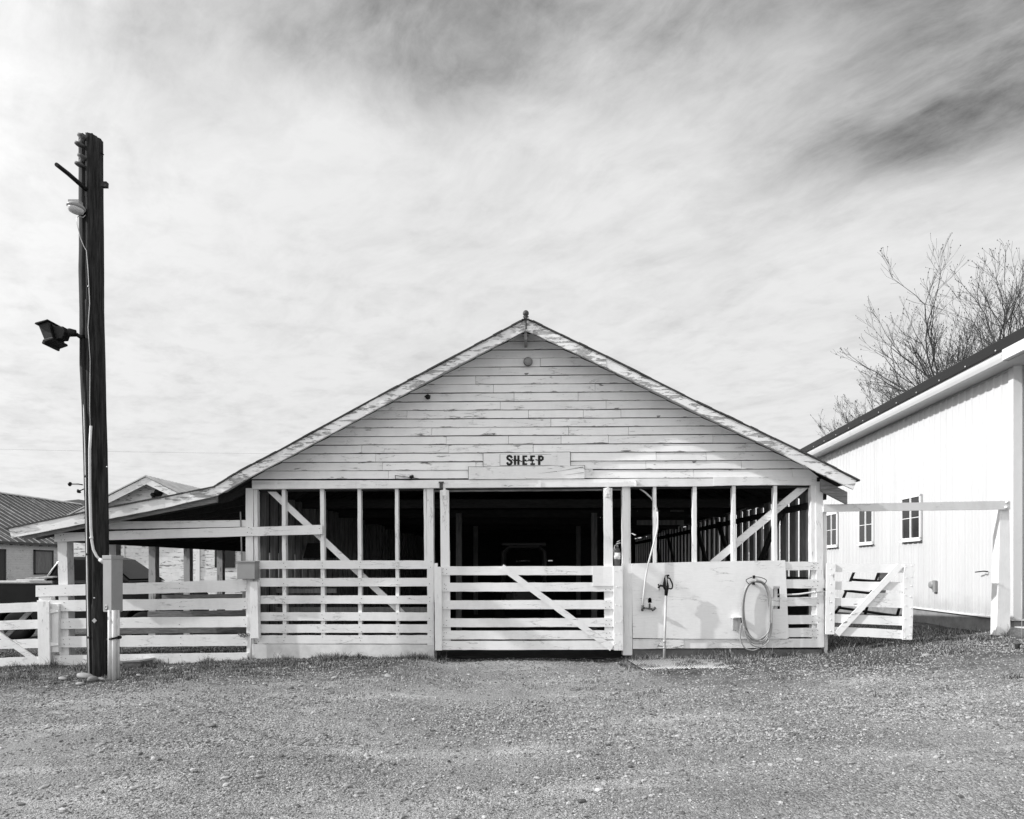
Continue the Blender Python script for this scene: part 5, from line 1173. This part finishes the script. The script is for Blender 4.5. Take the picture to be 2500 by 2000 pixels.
def grass(n, region, h0, h1, wd=.0035):
    X = []; Y = []
    while sum(map(len, X)) < n:
        x = RS.uniform(-11, 12, 60000); y = RS.uniform(7.2, 15, 60000)
        k_ = region(x, y); X.append(x[k_]); Y.append(y[k_])
    X = np.concatenate(X)[:n]; Y = np.concatenate(Y)[:n]; Z = gh(X, Y)
    cl = np.clip(.9 + .7 * np.sin(X * 5.3 + 2 * np.sin(Y * 7.1)) * np.sin(Y * 8.7 + 1.5 * np.sin(X * 4.1)) + .3 * np.sin(X * 17 + Y * 13), .12, 2.4)
    h = RS.uniform(h0, h1, n) * RS.uniform(.4, 1, n) * cl; a = RS.uniform(0, 6.28, n); lean = RS.uniform(.1, 1.1, n) * h
    b = RS.uniform(0, 6.28, n); dx, dy = np.cos(b) * wd * RS.uniform(.6, 1.5, n), np.sin(b) * wd
    p0 = np.stack([X - dx, Y - dy, Z - .01], -1); p1 = np.stack([X + dx, Y + dy, Z - .01], -1)
    mx, my = X + np.cos(a) * lean * .35, Y + np.sin(a) * lean * .35
    p2 = np.stack([mx - dx * .7, my - dy * .7, Z + h * .6], -1); p3 = np.stack([mx + dx * .7, my + dy * .7, Z + h * .6], -1)
    p4 = np.stack([X + np.cos(a) * lean, Y + np.sin(a) * lean, Z + h], -1)
    V_ = np.stack([p0, p1, p2, p3, p4], 1).reshape(-1, 3); i_ = np.arange(n)[:, None] * 5
    F_ = np.concatenate([i_ + np.array([0, 1, 3]), i_ + np.array([0, 3, 2]), i_ + np.array([2, 3, 4])], 0)
    return V_, F_
def wob(x, y): return .35 * np.sin(x * 1.9 + np.sin(y * 3)) + .25 * np.sin(x * 4.3 + 1) + .2 * np.sin(x * 9 + y * 5)
def reg_strip(x, y):
    c_ = wob(x, y); yf = 10.76 - .026 * x
    dens = np.where(x < -1.2, .10 * np.clip((y - (7.6 + c_)) / .8, 0, 1) + .9 * np.clip((y - (8.85 + c_ * .7 + np.clip(x + 4, 0, 3) * .3)) / .7, 0, 1), np.clip((y - (9.9 + c_ * .5 - np.clip(x - 3.2, 0, 3) * .25)) / .6, 0, 1))
    dens = dens * np.where((x > -1.1) & (x < 1.75), .03, 1) * (y < yf - .02 + 5 * ((x < -4.5) | (x > 5.3)))
    dens = dens * np.where(x > 7.5, .25, 1)
    bare = np.sin(x * 2.3 + 1.7 * np.sin(y * 3.1 + x)) * np.sin(y * 4.7 + 1.1 * np.sin(x * 3.3)) + .4 * np.sin(x * 13 + 3 * np.sin(y * 9))
    dens = dens * np.clip(.75 + 1.3 * bare, .06, 1)
    return (RS.uniform(0, 1, len(x)) < dens) & ((y < yf - .03) | (x < -4.6) | ((x > 5.3) & (x < 8.9)))
def reg_base(x, y):
    yf = 10.76 - .026 * x; d = yf - y
    return (d > .0) & (d < .22 + .12 * np.sin(x * 6)) & ((x < -1.1) | (x > 1.9)) & (RS.uniform(0, 1, len(x)) < np.clip(.9 + np.sin(x * 3.7) + .6 * np.sin(x * 11), .1, 1))
def reg_drain(x, y):
    yf = 10.76 - .026 * x
    return (x > 1.75) & (x < 3.9) & (yf - y > .1) & (yf - y < .95) & (RS.uniform(0, 1, len(x)) < np.clip(.55 + np.sin(x * 9 + y * 4), .1, 1))
TUF = RS.uniform((-5.5, 7.2), (7.5, 9.9), (34, 2))
def reg_tufts(x, y):
    d = np.full(len(x), 9.0)
    for a, b_ in TUF: d = np.minimum(d, ((x - a) / 2.2) ** 2 + (y - b_) ** 2)
    return d < .008
def reg_right(x, y): return (x > 6.4) & (x < 9.0) & (y > 11.6) & (y < 14.5) & (RS.uniform(0, 1, len(x)) < .8)
parts = [grass(135000, reg_strip, .018, .06, .004), grass(5200, reg_drain, .03, .09, .003), grass(2200, reg_tufts, .02, .06, .004), grass(11000, reg_base, .05, .14, .003), grass(2600, reg_right, .03, .15, .0035)]
vs = []; fs = []; b0 = 0
for a, b_ in parts: vs.append(a); fs.append(b_ + b0); b0 += len(a)
struct(np_mesh('grass', np.concatenate(vs), np.concatenate(fs), grass_m), 'stuff')
# tall dead weeds at the barn corner
wd_ = MB(); X, Y, Z = ground_px(2012, 1592)
for i in range(16):
    a = random.uniform(-.5, 2.2); L_ = random.uniform(.2, .55); b_ = random.uniform(-.5, .5)
    p0 = Vector((X + random.uniform(-.05, .06), Y + random.uniform(-.08, .08), Z)); p1 = p0 + Vector((.10 * a * L_, .1 * b_, .6 * L_)); p2 = p0 + Vector((.55 * a * L_, .2 * b_, L_ * random.uniform(.8, 1)))
    wd_.tube([p0, p1, p2], [.004, .003, .0015], 4)
    for j in range(4): t = random.uniform(.4, 1); q_ = p1.lerp(p2, t); wd_.tube([q_, q_ + Vector((random.uniform(-.05, .07), random.uniform(-.04, .04), random.uniform(0, .07)))], [.002, .001], 4)
tag(wd_.build('dead_weed', weed_m, origin=(X, Y, Z)), 'clump of tall dead weeds at the right corner of the barn', 'weeds')

# ------------------------------------------------------------------ bare trees behind the metal building
def tree(px_, top, Zd, seed, label, spread=1.0, trunk_r=.22, buds=True):
    rnd = random.Random(seed); X = (px_ - CX) / FPX * Zd; Ht = CZ + (HY - top) / FPX * Zd
    t_ = thing('bare_tree', label, 'tree', (X, Zd, -.2), 'bare trees behind the metal building')
    tk = MB(); br = MB(); bd = MB()
    def limb(p, d, L_, r, lev, mb_):
        n = 5 if lev < 3 else 3; pts__ = [p.copy()]; rr = [r]; d = d.normalized(); kids = []
        for i in range(n):
            d = (d + Vector((rnd.gauss(0, .15), rnd.gauss(0, .15), rnd.gauss(0, .06) + .06))).normalized()
            p = p + d * (L_ / n); pts__.append(p.copy()); rr.append(max(r * (1 - .5 * (i + 1) / n), .0065))
            kids.append((p.copy(), d.copy(), rr[-1], (i + 1) / n))
        mb_.tube(pts__, rr, 6 if lev < 2 else (4 if lev < 4 else 3), caps=False)
        if lev >= 5:
            if buds and rnd.random() < .6:
                q__ = pts__[-1]; s__ = rnd.uniform(.02, .04); bd.add([q__ + Vector(w_) * s__ for w_ in ((1, 0, 0), (-.5, .8, 0), (-.5, -.8, 0), (0, 0, 1.8), (0, 0, -1))], [(0, 1, 3), (1, 2, 3), (2, 0, 3), (1, 0, 4), (2, 1, 4), (0, 2, 4)])
            return
        nk = (6, 5, 5, 5, 4)[lev]
        for j in range(nk):
            pp_, dd, r2, t = kids[rnd.randrange(0 if lev else 1, len(kids))] if j < nk - 1 else kids[-1]
            ax = Vector((rnd.gauss(0, 1), rnd.gauss(0, 1), rnd.gauss(0, .3))).normalized()
            ang = rnd.uniform(.3, 1.0) * spread if j < nk - 1 else .15
            nd = (dd * math.cos(ang) + (ax - dd * ax.dot(dd)).normalized() * math.sin(ang)).normalized()
            limb(pp_, nd, Ht * (.34, .20, .11, .06, .03)[lev] * rnd.uniform(.72, 1.1), min(r2 * rnd.uniform(.6, .9), (.16, .075, .035, .016, .009)[lev]), lev + 1, br)
    limb(Vector((X, Zd, -.2)), Vector((0, 0, 1)), Ht * .34, trunk_r, 0, tk)
    tk.build('trunk', bark_m, t_); br.build('crown', bark_m, t_)
    if bd.v: bd.build('buds', bud_m, t_)
tree(2510, 560, 40, 5, 'tall bare tree behind the metal building, second from the right', .66, .36)
tree(2430, 690, 42, 9, 'bare tree with long crooked limbs in the middle of the row behind the metal building', .72, .30)
tree(2600, 540, 40, 12, 'tall bare tree cut by the right edge behind the metal building', .7, .36)
tree(2170, 900, 44, 21, 'small bare tree lowest and furthest left behind the metal building', .5, .18)
